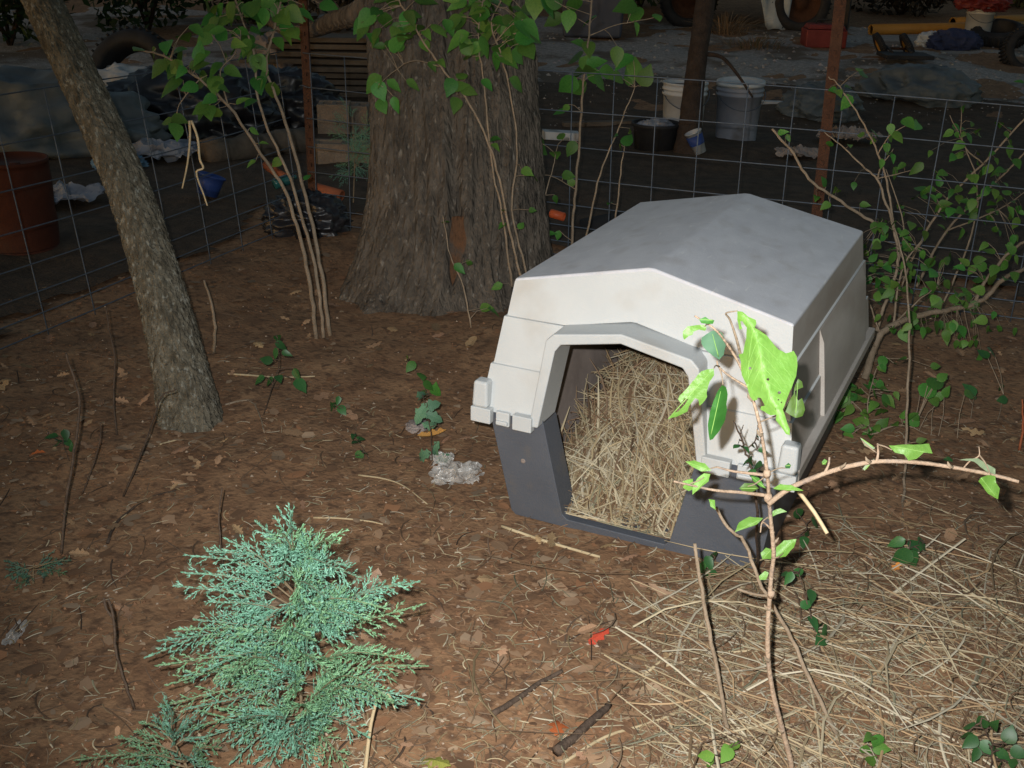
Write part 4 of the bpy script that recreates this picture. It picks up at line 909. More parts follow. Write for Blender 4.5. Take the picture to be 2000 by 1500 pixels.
others = [
 (Z1, [(480, 400), (520, 370), (560, 345), (600, 340), (640, 360), (660, 400), (670, 460), (655, 530), (620, 570), (570, 540), (510, 490), (478, 440)], dd - .29, M_leafo, (.25, (.3, .3))),
 (Z1, [(335, 350), (370, 310), (440, 300), (500, 298), (520, 320), (510, 345), (460, 335), (420, 350), (410, 375), (380, 385), (345, 415), (335, 390)], dd - .36, M_leafb, (.5, (.2, .2))),
 (Z1, [(460, 255), (510, 235), (545, 258), (582, 262), (570, 290), (520, 290), (480, 285)], dd - .35, M_leaf, (.5, (0, .2))),
 (Z1, [(575, 640), (580, 690), (545, 740), (520, 830), (525, 860), (490, 910), (465, 930), (455, 880), (430, 870), (385, 930), (370, 975), (310, 1005), (215, 1038), (260, 985), (300, 975), (350, 920), (375, 880), (350, 870), (320, 910), (297, 880), (310, 850), (370, 790), (430, 720), (450, 690), (480, 660), (530, 645)], dd - .33, M_leafb, (.35, (-.2, .2))),
 (Z1, [(640, 770), (670, 780), (685, 840), (675, 920), (680, 960), (665, 1040), (625, 1120), (570, 1190), (545, 1200), (530, 1080), (545, 980), (575, 890), (600, 830)], dd - .29, M_leaf, (.35, (.4, .5))),
 (Z1, [(1235, 718), (1265, 740), (1275, 785), (1240, 800), (1210, 815), (1215, 850), (1235, 890), (1265, 870), (1280, 910), (1290, 960), (1270, 1010), (1215, 1025), (1170, 1000), (1120, 965), (1160, 900), (1200, 840), (1205, 780)], dd - .26, M_leaf, (.3, (-.2, .1))),
 (Z1, [(1130, 1400), (1160, 1375), (1180, 1395), (1170, 1420), (1140, 1420)], z, M_leafd, (.3, (0, 0))), (Z1, [(1420, 1370), (1440, 1345), (1465, 1360), (1450, 1390), (1425, 1390)], z - .04, M_leaf, (.3, (0, 0))),
 (Z2, [(1245, 1200), (1320, 1195), (1400, 1195), (1470, 1190), (1490, 1245), (1440, 1240), (1400, 1275), (1355, 1285), (1330, 1250), (1280, 1240)], z - .08, M_leafb, (.45, (0, -.3))),
 (Z2, [(1800, 1365), (1840, 1370), (1845, 1410), (1865, 1440), (1855, 1500), (1800, 1470), (1745, 1400), (1760, 1380)], z - .1, M_leafb, (.4, (0, .2))),
 (Z2, [(1640, 1280), (1740, 1270), (1840, 1330), (1840, 1365), (1790, 1345), (1720, 1290)], z - .1, M_leafg, (.4, (0, .2))),
 (Z2, [(1085, 1155), (1120, 1180), (1170, 1215), (1150, 1225), (1110, 1200)], z - .06, M_leafg, (.4, (0, .2))), (Z2, [(1100, 1330), (1130, 1290), (1165, 1275), (1150, 1300), (1110, 1340)], z - .05, M_leafg, (.4, (0, .2))),
 (Z2, [(110, 1290), (160, 1283), (220, 1300), (255, 1340), (200, 1345), (150, 1320)], z, M_leafb, (.4, (0, -.3))), (Z2, [(250, 1360), (240, 1400), (200, 1430), (150, 1475), (150, 1430), (180, 1380), (215, 1355)], z - .02, M_leafb, (.3, (.2, .1))),
 (Z2, [(150, 1385), (160, 1440), (130, 1455), (95, 1435), (110, 1410), (95, 1400)], z - .02, M_leafb, (.3, (.2, .1))), (Z2, [(600, 1440), (640, 1415), (700, 1420), (770, 1452), (700, 1452), (640, 1450)], z - .02, M_leafb, (.5, (0, .5))),
 (Z2, [(410, 1440), (440, 1410), (490, 1410), (520, 1440), (480, 1460), (430, 1455)], z, M_leaf, (.3, (0, .3))), (Z2, [(475, 1370), (520, 1380), (560, 1440), (530, 1430), (490, 1400)], z, M_leaf, (.3, (0, .3))),
 (Z3, [(385, 185), (410, 130), (470, 97), (545, 105), (510, 140), (440, 165)], dd - .17, M_leafb, (.4, (0, -.3))), (Z3, [(570, 110), (600, 65), (640, 50), (678, 70), (620, 85)], dd - .17, M_leafb, (.4, (0, .3))),
 (Z3, [(610, 330), (615, 270), (660, 230), (730, 222), (715, 270), (670, 320)], dd - .14, M_leafb, (.35, (-.2, .1))), (Z3, [(590, 335), (540, 335), (530, 300), (560, 270), (590, 280)], dd - .13, M_leafb, (.35, (.2, .1))),
 (Z3, [(240, 0), (275, 5), (280, 60), (250, 40)], dd - .17, M_leafb, (.3, (0, 0))), (Z3, [(520, 430), (555, 400), (575, 410), (560, 450), (525, 450)], dd - .1, M_leafb, (.3, (0, 0)))]
for zz, ol, d_, mt, (fo2, ti) in others: ngon_leaf(FS, ol, d_, mt, fold=fo2, tilt=ti, **zz)
# darker seedling standing behind it, against the beige wall
plant('twiggy_seedling', 'dark twiggy seedling against the beige dog house wall behind the bright sapling', 'seedling',
      [([(1480, 1115, D(G(1480, 1140))), (1478, 1000, 1.95), (1470, 920, 1.9), (1455, 880, 1.88), (1445, 850, 1.86), (1432, 822, 1.85)], .003, .0012), ([(1455, 880, 1.88), (1475, 860, 1.87), (1480, 830, 1.86)], .0015, .0008), ([(1445, 850, 1.86), (1452, 830, 1.85)], .0012, .0007)],
      [(1445, 865, 20), (1458, 878, 18), (1470, 868, 22), (1438, 870, 16), (1480, 855, 16), (1465, 900, 30), (1478, 912, 32), (1490, 880, 18), (1470, 925, 26), (1455, 905, 22)], None, 'd', M_stemd)

# ------------------------------------------------------------------ junipers
def juniper(name, label, root_p, trunk_pts, tips, size, group=None, bright=1.0, name2='branch', step=.009):
    root = thing(name, root_p, label, 'juniper', group)
    tr = spline(trunk_pts, 6); mb = MB(); mb.tube(tr, [.0035 - .0027 * i / (len(tr) - 1) for i in range(len(tr))], 7); mb.build('trunk', M_junw, root, True)
    for k, (tip, f0) in enumerate(tips):
        s = tr[int(min(len(tr) - 1, f0 * (len(tr) - 1)))]; L_ = (tip - s).length
        midp = s.lerp(tip, .5) + UP * L_ * rnd(.02, .16) + rvec() * L_ * .05
        br = spline([s, midp, tip], 9); cum = [0]
        for a, b in zip(br, br[1:]): cum.append(cum[-1] + (b - a).length)
        tot = cum[-1]; segs = []
        def pos(t):
            x = t * tot; j = 0
            while j < len(cum) - 2 and cum[j + 1] < x: j += 1
            return br[j].lerp(br[j + 1], (x - cum[j]) / max(1e-6, cum[j + 1] - cum[j])), (br[j + 1] - br[j]).normalized()
        nb = max(6, int(tot * .82 / step)); side = 1
        pn = (-FWD + UP * .5 + rvec() * .7).normalized(); wood = MB()
        wood.tube(br, [.0016 - .0013 * i / (len(br) - 1) for i in range(len(br))], 5)
        for a_, b_ in list(zip(br[len(br) // 4:], br[len(br) // 4 + 1:])) * 3: segs.append((a_, b_, 1))
        for i in range(nb):
            t = .18 + .80 * i / nb; p, tg = pos(t); side = -side
            if random.random() < .08: continue
            lat = tg.cross(pn).normalized() * side
            l = size * (1.12 - 1.0 * t) * rnd(.4, 1.3)
            dr = (tg * rnd(.85, 1.25) + lat * .72 + pn * rnd(-.5, .6) - UP * .06).normalized()
            e_ = p + dr * l; segs.append((p, e_, 1))
            m2 = max(2, int(l / .0075)); pn2 = (pn + rvec() * .6).normalized(); sd2 = 1
            for j in range(1, m2):
                tt = j / m2; q = p.lerp(e_, tt); sd2 = -sd2
                l2 = max(.006, l * .40 * (1.08 - tt) * rnd(.6, 1.4)); d2_ = (dr * 1.0 + dr.cross(pn2).normalized() * sd2 * .55 + pn2 * rnd(-.35, .35)).normalized()
                segs.append((q, q + d2_ * l2, 0))
        A = np.array([s_[0][:] for s_ in segs]); B = np.array([s_[1][:] for s_ in segs]); T = B - A; Ln = np.linalg.norm(T, axis=1)
        idx = []; fr = []
        for i, l in enumerate(Ln):
            n_ = max(3, int(l / .00155)); idx += [i] * n_; fr += [(j + .3) / n_ for j in range(n_)]
        idx = np.array(idx); fr = np.array(fr); n_ = len(idx); Td = T[idx] / Ln[idx][:, None]; c = A[idx] + T[idx] * fr[:, None]
        r_ = rng.normal(size=(n_, 3)); pr = np.cross(Td, r_); pr /= np.linalg.norm(pr, axis=1, keepdims=True)
        dn = Td * .95 + pr * rng.uniform(.18, .42, (n_, 1)); wv = np.cross(dn, rng.normal(size=(n_, 3))); wv /= np.linalg.norm(wv, axis=1, keepdims=True)
        ln = rng.uniform(.004, .0065, (n_, 1)); wv *= .00095
        Vn = np.zeros((n_ * 4, 3)); Vn[0::4] = c; Vn[1::4] = c + dn * ln * .45 + wv; Vn[2::4] = c + dn * ln; Vn[3::4] = c + dn * ln * .45 - wv
        tipf = np.clip(np.array([s_[2] for s_ in segs])[idx] * 0 + fr, 0, 1)[:, None]
        hue = rng.uniform(0, 1, (n_, 1)); bt = rnd(0, 1)
        base_c = np.array([.125, .32, .20]) * (1 - hue) + np.array([.23, .45, .345]) * hue
        if bt < .3: base_c = base_c * np.array([1.05, .95, .72])
        cc = np.repeat(base_c * bright * rng.uniform(.8, 1.1, (n_, 1)), 4, axis=0)
        b_ = wood.build(name2, M_junw, root, True)
        fo_ = mk('foliage', Vn, np.arange(n_ * 4).reshape(-1, 4).tolist(), M_jun, b_, False, cc); fo_['kind'] = 'stuff'
    return root
random.seed(21); rng = np.random.default_rng(21)
jb = G(590, 1440); jd = D(jb)
jt = [jb, P(588, 1370, jd - .03), P(585, 1290, jd - .06), P(575, 1200, jd - .1), P(578, 1120, jd - .13), P(572, 1060, jd - .15)]
tl = [(570, 1003, .95), (500, 1018, .8), (542, 1036, .85), (440, 1052, .72), (405, 1076, .7), (362, 1084, .68), (358, 1118, .65), (340, 1144, .6), (410, 1175, .62), (482, 1245, .65), (662, 1060, .85), (606, 1064, .9), (682, 1107, .8), (706, 1128, .75), (690, 1195, .7), (722, 1212, .62), (790, 1136, .5), (818, 1136, .5), (760, 1150, .5), (828, 1180, .45), (835, 1300, .3), (825, 1366, .3), (790, 1376, .25), (735, 1160, .55), (740, 1380, .2),
      (310, 1252, .45), (284, 1284, .4), (306, 1300, .4), (325, 1338, .35), (312, 1380, .3), (362, 1385, .3), (400, 1440, .15), (340, 1230, .5), (380, 1210, .55), (450, 1490, .1), (520, 1510, .1), (600, 1520, .1), (680, 1500, .1), (420, 1330, .3), (350, 1430, .2), (480, 1420, .2), (720, 1440, .1), (640, 1430, .2), (560, 1460, .1)]
tips = [(P(u, v, jd - .10 - .16 * f_ + rnd(-.06, .05)), f_) for u, v, f_ in tl]
for _ in range(20):
    a_ = rnd(0, 6.28); r_ = math.sqrt(random.random()); u, v = 575 + 235 * r_ * math.cos(a_), 1300 + 190 * r_ * math.sin(a_)
    tips.append((P(u, v, jd - .16 - rnd(0, .16)), min(.9, max(.1, (1450 - v) / 420))))
for k in range(16):
    v = 1060 + 22 * k + rnd(-8, 8); tips.append((P(585 + rnd(-75, 75), v, jd - .22 - rnd(0, .12)), min(.92, max(.12, (1470 - v) / 400))))
juniper('juniper_bush', 'feathery blue-green juniper bush growing from the leaf-strewn soil', jb, jt, tips, .072, step=.0105)
j2 = G(395, 1585); k2 = D(j2)
tl2 = [(148, 1484, .5), (228, 1440, .7), (275, 1412, .8), (240, 1480, .6), (332, 1424, .85), (205, 1505, .4), (300, 1490, .5), (370, 1480, .6), (395, 1440, .8), (420, 1500, .5), (330, 1380, .95), (360, 1420, .9), (280, 1530, .4), (430, 1460, .6)]
juniper('juniper_bush', 'low spreading juniper clump beneath the feathery bush, cut by the photo edge', j2, [j2, P(380, 1530, k2 - .03), P(350, 1470, k2 - .05), P(330, 1430, k2 - .06)], [(P(u, v, k2 - .04 - rnd(0, .08)), f_) for u, v, f_ in tl2], .055, bright=.7)
j3 = G(690, 400); k3 = D(j3)
juniper('juniper_seedling', 'dim juniper seedling at the fence corner beside the massive trunk', j3, [j3, P(692, 330, k3), P(690, 270, k3), P(688, 225, k3)],
        [(P(688 + rnd(-55, 55), 240 + rnd(-25, 130), k3 + rnd(-.12, .12)), rnd(.2, .95)) for _ in range(16)] + [(P(690, 215, k3), .95), (P(640, 260, k3), .7), (P(725, 265, k3), .7)], .10, bright=.75, step=.014)
j4 = G(65, 1140); k4 = D(j4)
juniper('juniper_seedling', 'tiny dark green juniper seedling on the soil below the leaning tree', j4, [j4, P(65, 1120, k4 - .01), P(66, 1100, k4 - .02)], [(P(65 + rnd(-70, 75), 1120 + rnd(-28, 30), k4 - rnd(0, .05)), rnd(.3, .9)) for _ in range(9)], .035, bright=.42)

# ------------------------------------------------------------------ seedlings, sticks and stalks on the ground
def seedling(label, base_px, leaves, kind='g', name='seedling', mat_=None, lift=.0):
    d = D(G(*base_px)); h = [(base_px[0], base_px[1], d)]
    top = min(leaves, key=lambda q: q[1]); cxm = sum(q[0] for q in leaves) / len(leaves); cym = sum(q[1] for q in leaves) / len(leaves)
    h += [((base_px[0] + cxm) / 2, (base_px[1] + cym) / 2, d - .01), (cxm, cym, d - .02), (top[0], top[1], d - .03)]
    return plant(name, label, 'seedling', [(h, .0018, .0009)], leaves, None, kind, mat_ or M_stemd, spread=.02)
seedling('small sprig of shiny leaves on a bare stick near the leaning tree foot', (135, 900), [(100, 853, 24), (118, 858, 26), (135, 864, 26), (110, 868, 24), (128, 850, 22), (140, 875, 18)], 'd')
seedling('low straggling seedling just in front of the three-stemmed sapling', (515, 810), [(520, 702, 24), (536, 690, 22), (550, 675, 26), (542, 660, 20), (505, 742, 26), (525, 745, 24), (545, 740, 26), (580, 732, 26), (588, 752, 30), (560, 690, 20)], 'd')
seedling('little seedling with three leaf pairs on bare soil beyond the leaning tree', (690, 815), [(645, 795, 22), (655, 790, 26), (668, 800, 22), (660, 783, 18)], 'd')
seedling('upright green seedling just above the bluish oak seedling', (838, 780), [(795, 702, 20), (802, 715, 24), (825, 732, 26), (838, 752, 24), (850, 762, 28), (826, 770, 22)])
seedling('bluish lobed oak seedling beside the crumpled clear wrapper', (845, 910), [(825, 772, 40), (842, 792, 38), (822, 808, 44), (848, 815, 36), (826, 890, 40), (850, 880, 40), (868, 895, 34), (840, 830, 34)], 'o', 'oak_seedling')
seedling('sparse seedling on the soil between juniper bush and wrapper', (720, 895), [(695, 860, 22), (706, 855, 20), (690, 850, 18), (712, 882, 22), (700, 892, 24), (745, 912, 14)], 'd')
seedling('small sprig of green leaves against the dark tub by the reddish stem', (1385, 1140), [(1375, 1122, 30), (1386, 1100, 30), (1396, 1088, 26), (1370, 1106, 26), (1392, 1118, 24)], 'd')
seedling('green seedling poking through straw beside the young sapling', (1605, 1280), [(1590, 1215, 34), (1616, 1235, 36), (1606, 1248, 34), (1585, 1165, 28), (1576, 1180, 26), (1600, 1228, 34), (1540, 1130, 28), (1560, 1120, 24), (1530, 1120, 22)], 'd')
seedling('broad-leaved seedling in shade behind the straw heap', (1775, 1120), [(1766, 1070, 46), (1786, 1064, 46), (1762, 1088, 40), (1782, 1092, 40), (1805, 1060, 36), (1750, 1060, 34)], 'd')
seedling('seedling with pointed leaves on straw near the lower compound-leaved sprig', (1705, 1500), [(1700, 1438, 36), (1714, 1450, 32), (1722, 1462, 34), (1694, 1468, 34), (1702, 1485, 28)])
seedling('bright leaf tips of a seedling rising at the foot of the straw', (1400, 1530), [(1378, 1476, 36), (1420, 1472, 36), (1432, 1462, 30), (1442, 1452, 24), (1385, 1486, 28)], 'b')
seedling('shade seedling low among straw behind the grey whip', (1545, 1060), [(1580, 1040, 30), (1570, 1060, 28), (1595, 1020, 28), (1560, 1005, 26)], 'd')
# compound-leaved sprig
cl_ = [(1890, 1415, 30), (1915, 1412, 32), (1940, 1418, 34), (1972, 1435, 34), (1965, 1452, 34), (1945, 1462, 36), (1920, 1460, 34), (1895, 1450, 34), (1885, 1440, 32), (1960, 1475, 32), (1990, 1470, 30), (1905, 1475, 30), (1980, 1490, 30), (1955, 1500, 30)]
seedling('dark compound-leaved sprig with rounded leaflets at the edge of the straw', (1935, 1530), cl_, 'd', 'compound_sprig')

def stick(label, pts, r0, r1, mt, name='stick', cat='stick', ground=True, fork=None, dd0=None):
    if mt is M_stemd and not ground: r0 *= .75; r1 *= .75
    if mt is M_dry: r0 *= .8; r1 *= .8
    if ground: w = [G(u, v, r0) for u, v in pts]
    else:
        d = dd0 if dd0 else D(G(*pts[0])); w = [P(u, v, d - .05 * i / len(pts)) for i, (u, v) in enumerate(pts)]
    q = spline(w, 4); k = len(q); mb = MB(); mb.tube([p + rvec() * min(r0, .004) * (.05 if mt is M_dry else .35) for p in q], [r0 + (r1 - r0) * i / (k - 1) for i in range(k)], 6)
    if fork:
        fp = [P(u, v, D(q[len(q) // 2])) if not ground else G(u, v, r0) for u, v in fork]; mb.tube(spline(fp, 3), r1, 5)
    return tag(mb.build(name, mt, None, True), label, cat)
stick('bare dark stick standing with a sprig near its middle', [(120, 1085), (128, 980), (145, 880), (155, 800), (148, 750), (128, 690)], .0046, .003, M_stemd, ground=False)
stick('slim dark stick upright beside the fence and the leaning trunk', [(228, 850), (222, 780), (224, 700), (212, 640), (206, 600)], .0042, .002, M_stemd, ground=False)
stick('short dark stick slanting in the leaf litter below the leaning trunk', [(160, 965), (178, 920), (195, 860), (196, 825)], .003, .002, M_stemd, ground=False)
stick('dark stick leaning against the foot of the leaning trunk', [(242, 970), (278, 880), (296, 830), (316, 775), (345, 760)], .0038, .002, M_stemd, ground=False)
stick('curved dark root lying on soil left of the juniper bush', [(210, 1060), (225, 1025), (262, 990), (300, 970), (345, 958)], .004, .002, M_stemd)
stick('reddish-brown upright twig rising behind the juniper bush', [(437, 1115), (430, 1050), (428, 1000), (434, 952)], .0032, .0018, M_stemd, ground=False)
stick('dark stick with split pale top standing alone on the soil', [(262, 1385), (240, 1320), (226, 1270), (222, 1210), (212, 1172)], .0036, .003, M_stemd, ground=False, fork=[(222, 1210), (208, 1190), (202, 1168)])
stick('grey curved sucker growing beside the leaning trunk', [(418, 690), (420, 640), (412, 590), (398, 548)], .006, .0035, M_stem, ground=False)
stick('thin brown twig bent like a hook in front of the leaning trunk', [(440, 790), (485, 782), (505, 805), (516, 845)], .003, .0018, M_stem)
stick('knobbly grey twig propped beside the young sapling stem', [(1640, 1445), (1590, 1345), (1555, 1265), (1520, 1200), (1480, 1130), (1455, 1060), (1420, 1030), (1400, 990)],   .0042, .0026, M_stem, ground=False, fork=[(1512, 1165), (1470, 1160), (1440, 1150)])
stick('reddish bare stem standing in straw before the dark tub', [(1428, 1460), (1405, 1340), (1385, 1230), (1370, 1150), (1358, 1062)], .0042, .0032, M_stem, ground=False)
stick('dark rotten stick half buried in the straw', [(1085, 1470), (1120, 1440), (1160, 1405), (1190, 1375)], .010, .006, M_stemd)
stick('old dark branch lying across the fallen leaves', [(960, 1395), (1010, 1365), (1060, 1330), (1100, 1310)], .006, .004, M_stemd)
stick('dry orange-brown leaf stalk hanging at the photo edge by the shrubs', [(1992, 880), (1998, 830), (1996, 780)], .004, .002, M_terra, ground=False)
stick('fat pale stalk lying beside the dark tub front', [(980, 1028), (1050, 1052), (1110, 1070), (1172, 1088)], .0052, .0042, M_dry, 'straw_stalk', 'straw')
stick('straight pale straw lying alone above the juniper tips', [(612, 1011), (660, 1012), (720, 1018), (748, 1024)], .0034, .002, M_dry, 'straw_stalk', 'straw')
stick('bent pale reed standing at the edge of the juniper bush', [(712, 1520), (722, 1430), (735, 1370), (745, 1352), (760, 1358), (772, 1385)], .0046, .002, M_dry, 'straw_stalk', 'straw', ground=False)
stick('long straw stalk leaning from the straw heap towards the tub', [(1255, 1320), (1330, 1260), (1400, 1190), (1480, 1120)], .0046, .004, M_dry, 'straw_stalk', 'straw')
stick('pale straw curving on bare soil near the clear wrapper', [(700, 928), (750, 935), (790, 950), (835, 985)], .0032, .002, M_dry, 'straw_stalk', 'straw')
stick('pale straw lying flat at the foot of the three-stemmed sapling', [(445, 730), (490, 733), (545, 737), (615, 735)], .004, .003, M_dry, 'straw_stalk', 'straw')
stick('short bright straw near the foot of the leaning trunk', [(312, 868), (330, 863), (350, 858)], .003, .0025, M_dry, 'straw_stalk', 'straw')
stick('stiff straw stub propped under the sapling branch', [(1560, 960), (1590, 1000), (1616, 1042)], .0045, .004, M_dry, 'straw_stalk', 'straw', ground=False, dd0=dd - .05)
stick('broad split straw lying along the bottom of the heap', [(1100, 1490), (1180, 1440), (1260, 1415), (1330, 1390)], .0042, .003, M_dry, 'straw_stalk', 'straw')
stick('broad pale straw at the lower edge under the sapling', [(1560, 1500), (1610, 1462), (1645, 1430)], .006, .004, M_dry, 'straw_stalk', 'straw')
stick('thick tan straw slanting across the top of the heap', [(1760, 1195), (1800, 1250), (1845, 1312)], .0044, .004, M_dry, 'straw_stalk', 'straw')
stick('long arching straw across the middle of the heap', [(1300, 1300), (1420, 1275), (1560, 1265), (1690, 1250), (1830, 1255), (1900, 1290)], .0034, .0025, M_dry, 'straw_stalk', 'straw')

def special_leaf(label, u, v, s, c, seed, name='fallen_leaf'):
    me = lobed_leaf(seed, 3, .5).copy(); me.materials.clear(); me.materials.append(mat('special_leaf', c, tuple(min(1, k * 1.4) for k in c), 30, .7, .3, 100))
    o = bpy.data.objects.new(name, me); COL.objects.link(o); p = G(u, v, .014)
    o.matrix_basis = Matrix.Translation(p) @ Matrix.Rotation(rnd(0, 6), 4, 'Z') @ Matrix.Rotation(.25, 4, 'X') @ Matrix.Scale(s, 4); tag(o, label, 'leaf')
special_leaf('large tan oak leaf lying in front of the leaning trunk', 245, 875, .085, (.36, .24, .15), 60)
special_leaf('red fallen leaf on the soil before the dark tub', 1170, 1240, .055, (.45, .06, .03), 61)
special_leaf('curled rust-orange leaf beside the rotten stick', 1090, 1415, .06, (.38, .10, .03), 62)
special_leaf('yellow fallen leaf next to the crumpled clear wrapper', 845, 850, .08, (.42, .22, .06), 63)
special_leaf('yellow-green fallen leaf at the bottom edge of the soil', 850, 1485, .06, (.24, .24, .05), 64)
special_leaf('small orange leaf among litter near the fence stick', 72, 885, .045, (.40, .11, .03), 65)
special_leaf('tan oak leaf lying on straw by the tub front', 1290, 1155, .06, (.42, .27, .17), 66)
special_leaf('small orange leaf caught on straw behind the heap', 1750, 1108, .035, (.55, .22, .05), 67)
special_leaf('pale oak leaf on bare soil beside the juniper right flank', 730, 1130, .06, (.38, .25, .17), 68)

# ------------------------------------------------------------------ litter and junk
def crumple(name, p, size, mt, label, cat, seed=0, sub=3, amp=.35, flat=None, fr=2.2, parent=None):
    sub = 5
    bm = bmesh.new(); bmesh.ops.create_icosphere(bm, subdivisions=sub, radius=1)
    for v in bm.verts:
        n_ = v.co.normalized(); k = 1 + amp * (1 - 2 * abs(noise.noise(n_ * fr + Vector((seed * 3.1, 0, 0))))) + amp * .45 * (.5 - abs(noise.noise(n_ * fr * 2.3 + Vector((0, seed * 2.7, 0))))) * 2 + amp * .22 * (.5 - abs(noise.noise(n_ * fr * 5.5 + Vector((seed, 0, 2))))) * 2
        v.co = Vector((n_.x * size[0], n_.y * size[1], max(n_.z, -.55) * size[2])) * k
    me = bpy.data.meshes.new(name); bm.to_mesh(me); bm.free(); me.materials.append(mt); me.polygons.foreach_set('use_smooth', [True] * len(me.polygons))
    o = bpy.data.objects.new(name, me); COL.objects.link(o); o.location = p; o.rotation_euler = (0, 0, YAW)
    return tag(o, label, cat) if label else o
def film(name, p, wx, wy, amp, seed, label, cat, mt):
    n = 34; V = []; F = []
    for j_ in range(n + 1):
        for i_ in range(n + 1):
            a, b = i_ / n * 2 - 1, j_ / n * 2 - 1; q = Vector((a * 1.5, b * 1.5, seed))
            k = 1 - .28 * noise.noise((a * 1.4, b * 1.4, seed + 9)) - .22 * (a * a * b * b)
            z = amp * ((1 - abs(noise.noise(q * 1.3)) * 2.6) * .8 + (.5 - abs(noise.noise(q * 3.1))) * .8 + (.5 - abs(noise.noise(q * 7.0))) * .3)
            x = a * wx * k + .25 * wx * noise.noise(q * 2 + Vector((5, 0, 0))); y = b * wy * k + .25 * wy * noise.noise(q * 2 + Vector((0, 5, 0)))
            w = p + HR * x + HF * y; V.append((w.x, w.y, max(H(w.x, w.y) + .003, p.z + z * (1.1 - .6 * max(abs(a), abs(b))))))
    for j_ in range(n):
        for i_ in range(n): b_ = j_ * (n + 1) + i_; F.append((b_, b_ + 1, b_ + n + 2, b_ + n + 1))
    return tag(mk(name, V, F, mt, None, False), label, cat)
film('plastic_wrapper', G(893, 930), .068, .060, .022, 3, 'crumpled clear plastic wrapper lying on the soil beside the dog house', 'wrapper', M_film)
film('plastic_wrapper', G(862, 903), .030, .035, .024, 8, 'small scrap of clear plastic behind the crumpled wrapper', 'wrapper', M_film)
film('plastic_scrap', G(30, 1240), .015, .04, .010, 5, 'shred of pale plastic film on the soil near the juniper seedling', 'plastic scrap', M_film)
crumple('paper_scrap', G(815, 838) + Vector((0, 0, .01)), (.022, .03, .008), M_paper, 'torn tan paper scrap by the bluish oak seedling', 'paper', 6, 3, .4)
# terracotta shard, bottle and black pot by the corner post
crumple('black_bag', G(600, 452) + Vector((0, 0, .05)), (.13, .10, .09), M_blackp, 'shiny black plastic sack lumped at the fence corner post', 'bag', 2, 4, .4)
def lying_tube(name, a, b, r, mt, label, cat, prof=None, n=18):
    mb = MB(); ax = (b - a); L_ = ax.length; M3 = ax.to_track_quat('Z', 'Y').to_matrix()
    mb.lathe([(pr * r, t * L_) for pr, t in (prof or [(0, 0), (.9, 0), (1, .03), (1, .97), (.9, 1), (0, 1)])], n, a, M3); o = mb.build(name, mt, None, True)
    for p_ in o.data.polygons: p_.use_smooth = True
    return tag(o, label, cat)
q = G(640, 420); dq = D(q)
lying_tube('clay_pipe', P(612, 366, dq), P(668, 382, dq - .05), .026, M_terra, 'short orange clay pipe resting on the black sack', 'pipe', [(.75, .02), (.75, 0), (1, 0), (1, 1), (.75, 1), (.75, .98)])
lying_tube('clay_pipe', P(520, 322, dq + .1), P(556, 348, dq), .022, M_terra, 'orange clay pipe piece sticking up behind the sapling stems', 'pipe', [(.75, .02), (.75, 0), (1, 0), (1, 1), (.75, 1), (.75, .98)])
lying_tube('glass_bottle', P(535, 360, dq - .05), P(578, 345, dq), .026, M_teal, 'teal glass bottle lying by the corner post', 'bottle', [(0, 0), (.9, 0), (1, .04), (1, .6), (.5, .75), (.4, .8), (.4, 1), (0, 1)])
pb = G(405, 392)
mb = MB(); M3 = Matrix.Rotation(YAW + .5, 3, 'Z') @ Matrix.Rotation(.35, 3, 'Y')
mb.lathe([(0, 0), (.050, 0), (.058, .06), (.064, .10), (.068, .10), (.068, .092), (.060, .09), (.052, .01), (0, .01)], 20, pb + Vector((0, 0, .03)), M3)
tag(mb.build('blue_tub', M_blue, None, True), 'small blue plastic tub lying beyond the fence under the dangling twig', 'tub')
# orange cap and black pot by the dog house roof
pc = G(1085, 470); dc = D(pc); mb = MB(); mb.lathe([(0, 0), (.085, 0), (.10, .16), (.112, .16), (.112, .18), (.104, .18), (.09, .02), (0, .02)], 22, P(1135, 465, dc + .25), Matrix.Rotation(YAW, 3, 'Z') @ Matrix.Rotation(1.45, 3, 'Y'))
tag(mb.build('plant_pot', M_black, None, True), 'black plastic plant pot lying behind the dog house', 'plant pot')
lying_tube('orange_cap', P(1075, 416, dc + .22), P(1102, 424, dc + .2), .020, M_orange, 'bright orange plastic cap beside the black plant pot', 'cap', [(0, 0), (.9, 0), (1, .1), (1, 1), (.85, 1), (.85, .3), (0, .3)])
# blue and white cup beyond the fence
pc = G(1375, 305); dc = D(pc); cpm = thing('paper_cup', pc, 'white paper cup with a blue band lying beyond the fence', 'cup')
mb = MB(); Mx = (RIGHT * -.45 + Vector((0, 0, 1))).to_track_quat('Z', 'Y').to_matrix(); b0 = P(1368, 298, dc)
mb.lathe([(0, 0), (.036, 0), (.050, .13), (.053, .13), (.053, .135), (.047, .135), (.034, .01), (0, .01)], 20, b0, Mx); mb.build('body', M_white, cpm, True)
mb = MB(); mb.lathe([(.0440, .055), (.0505, .115), (.0512, .115), (.0448, .055)], 20, b0, Mx); mb.build('band', M_blue, cpm, True)
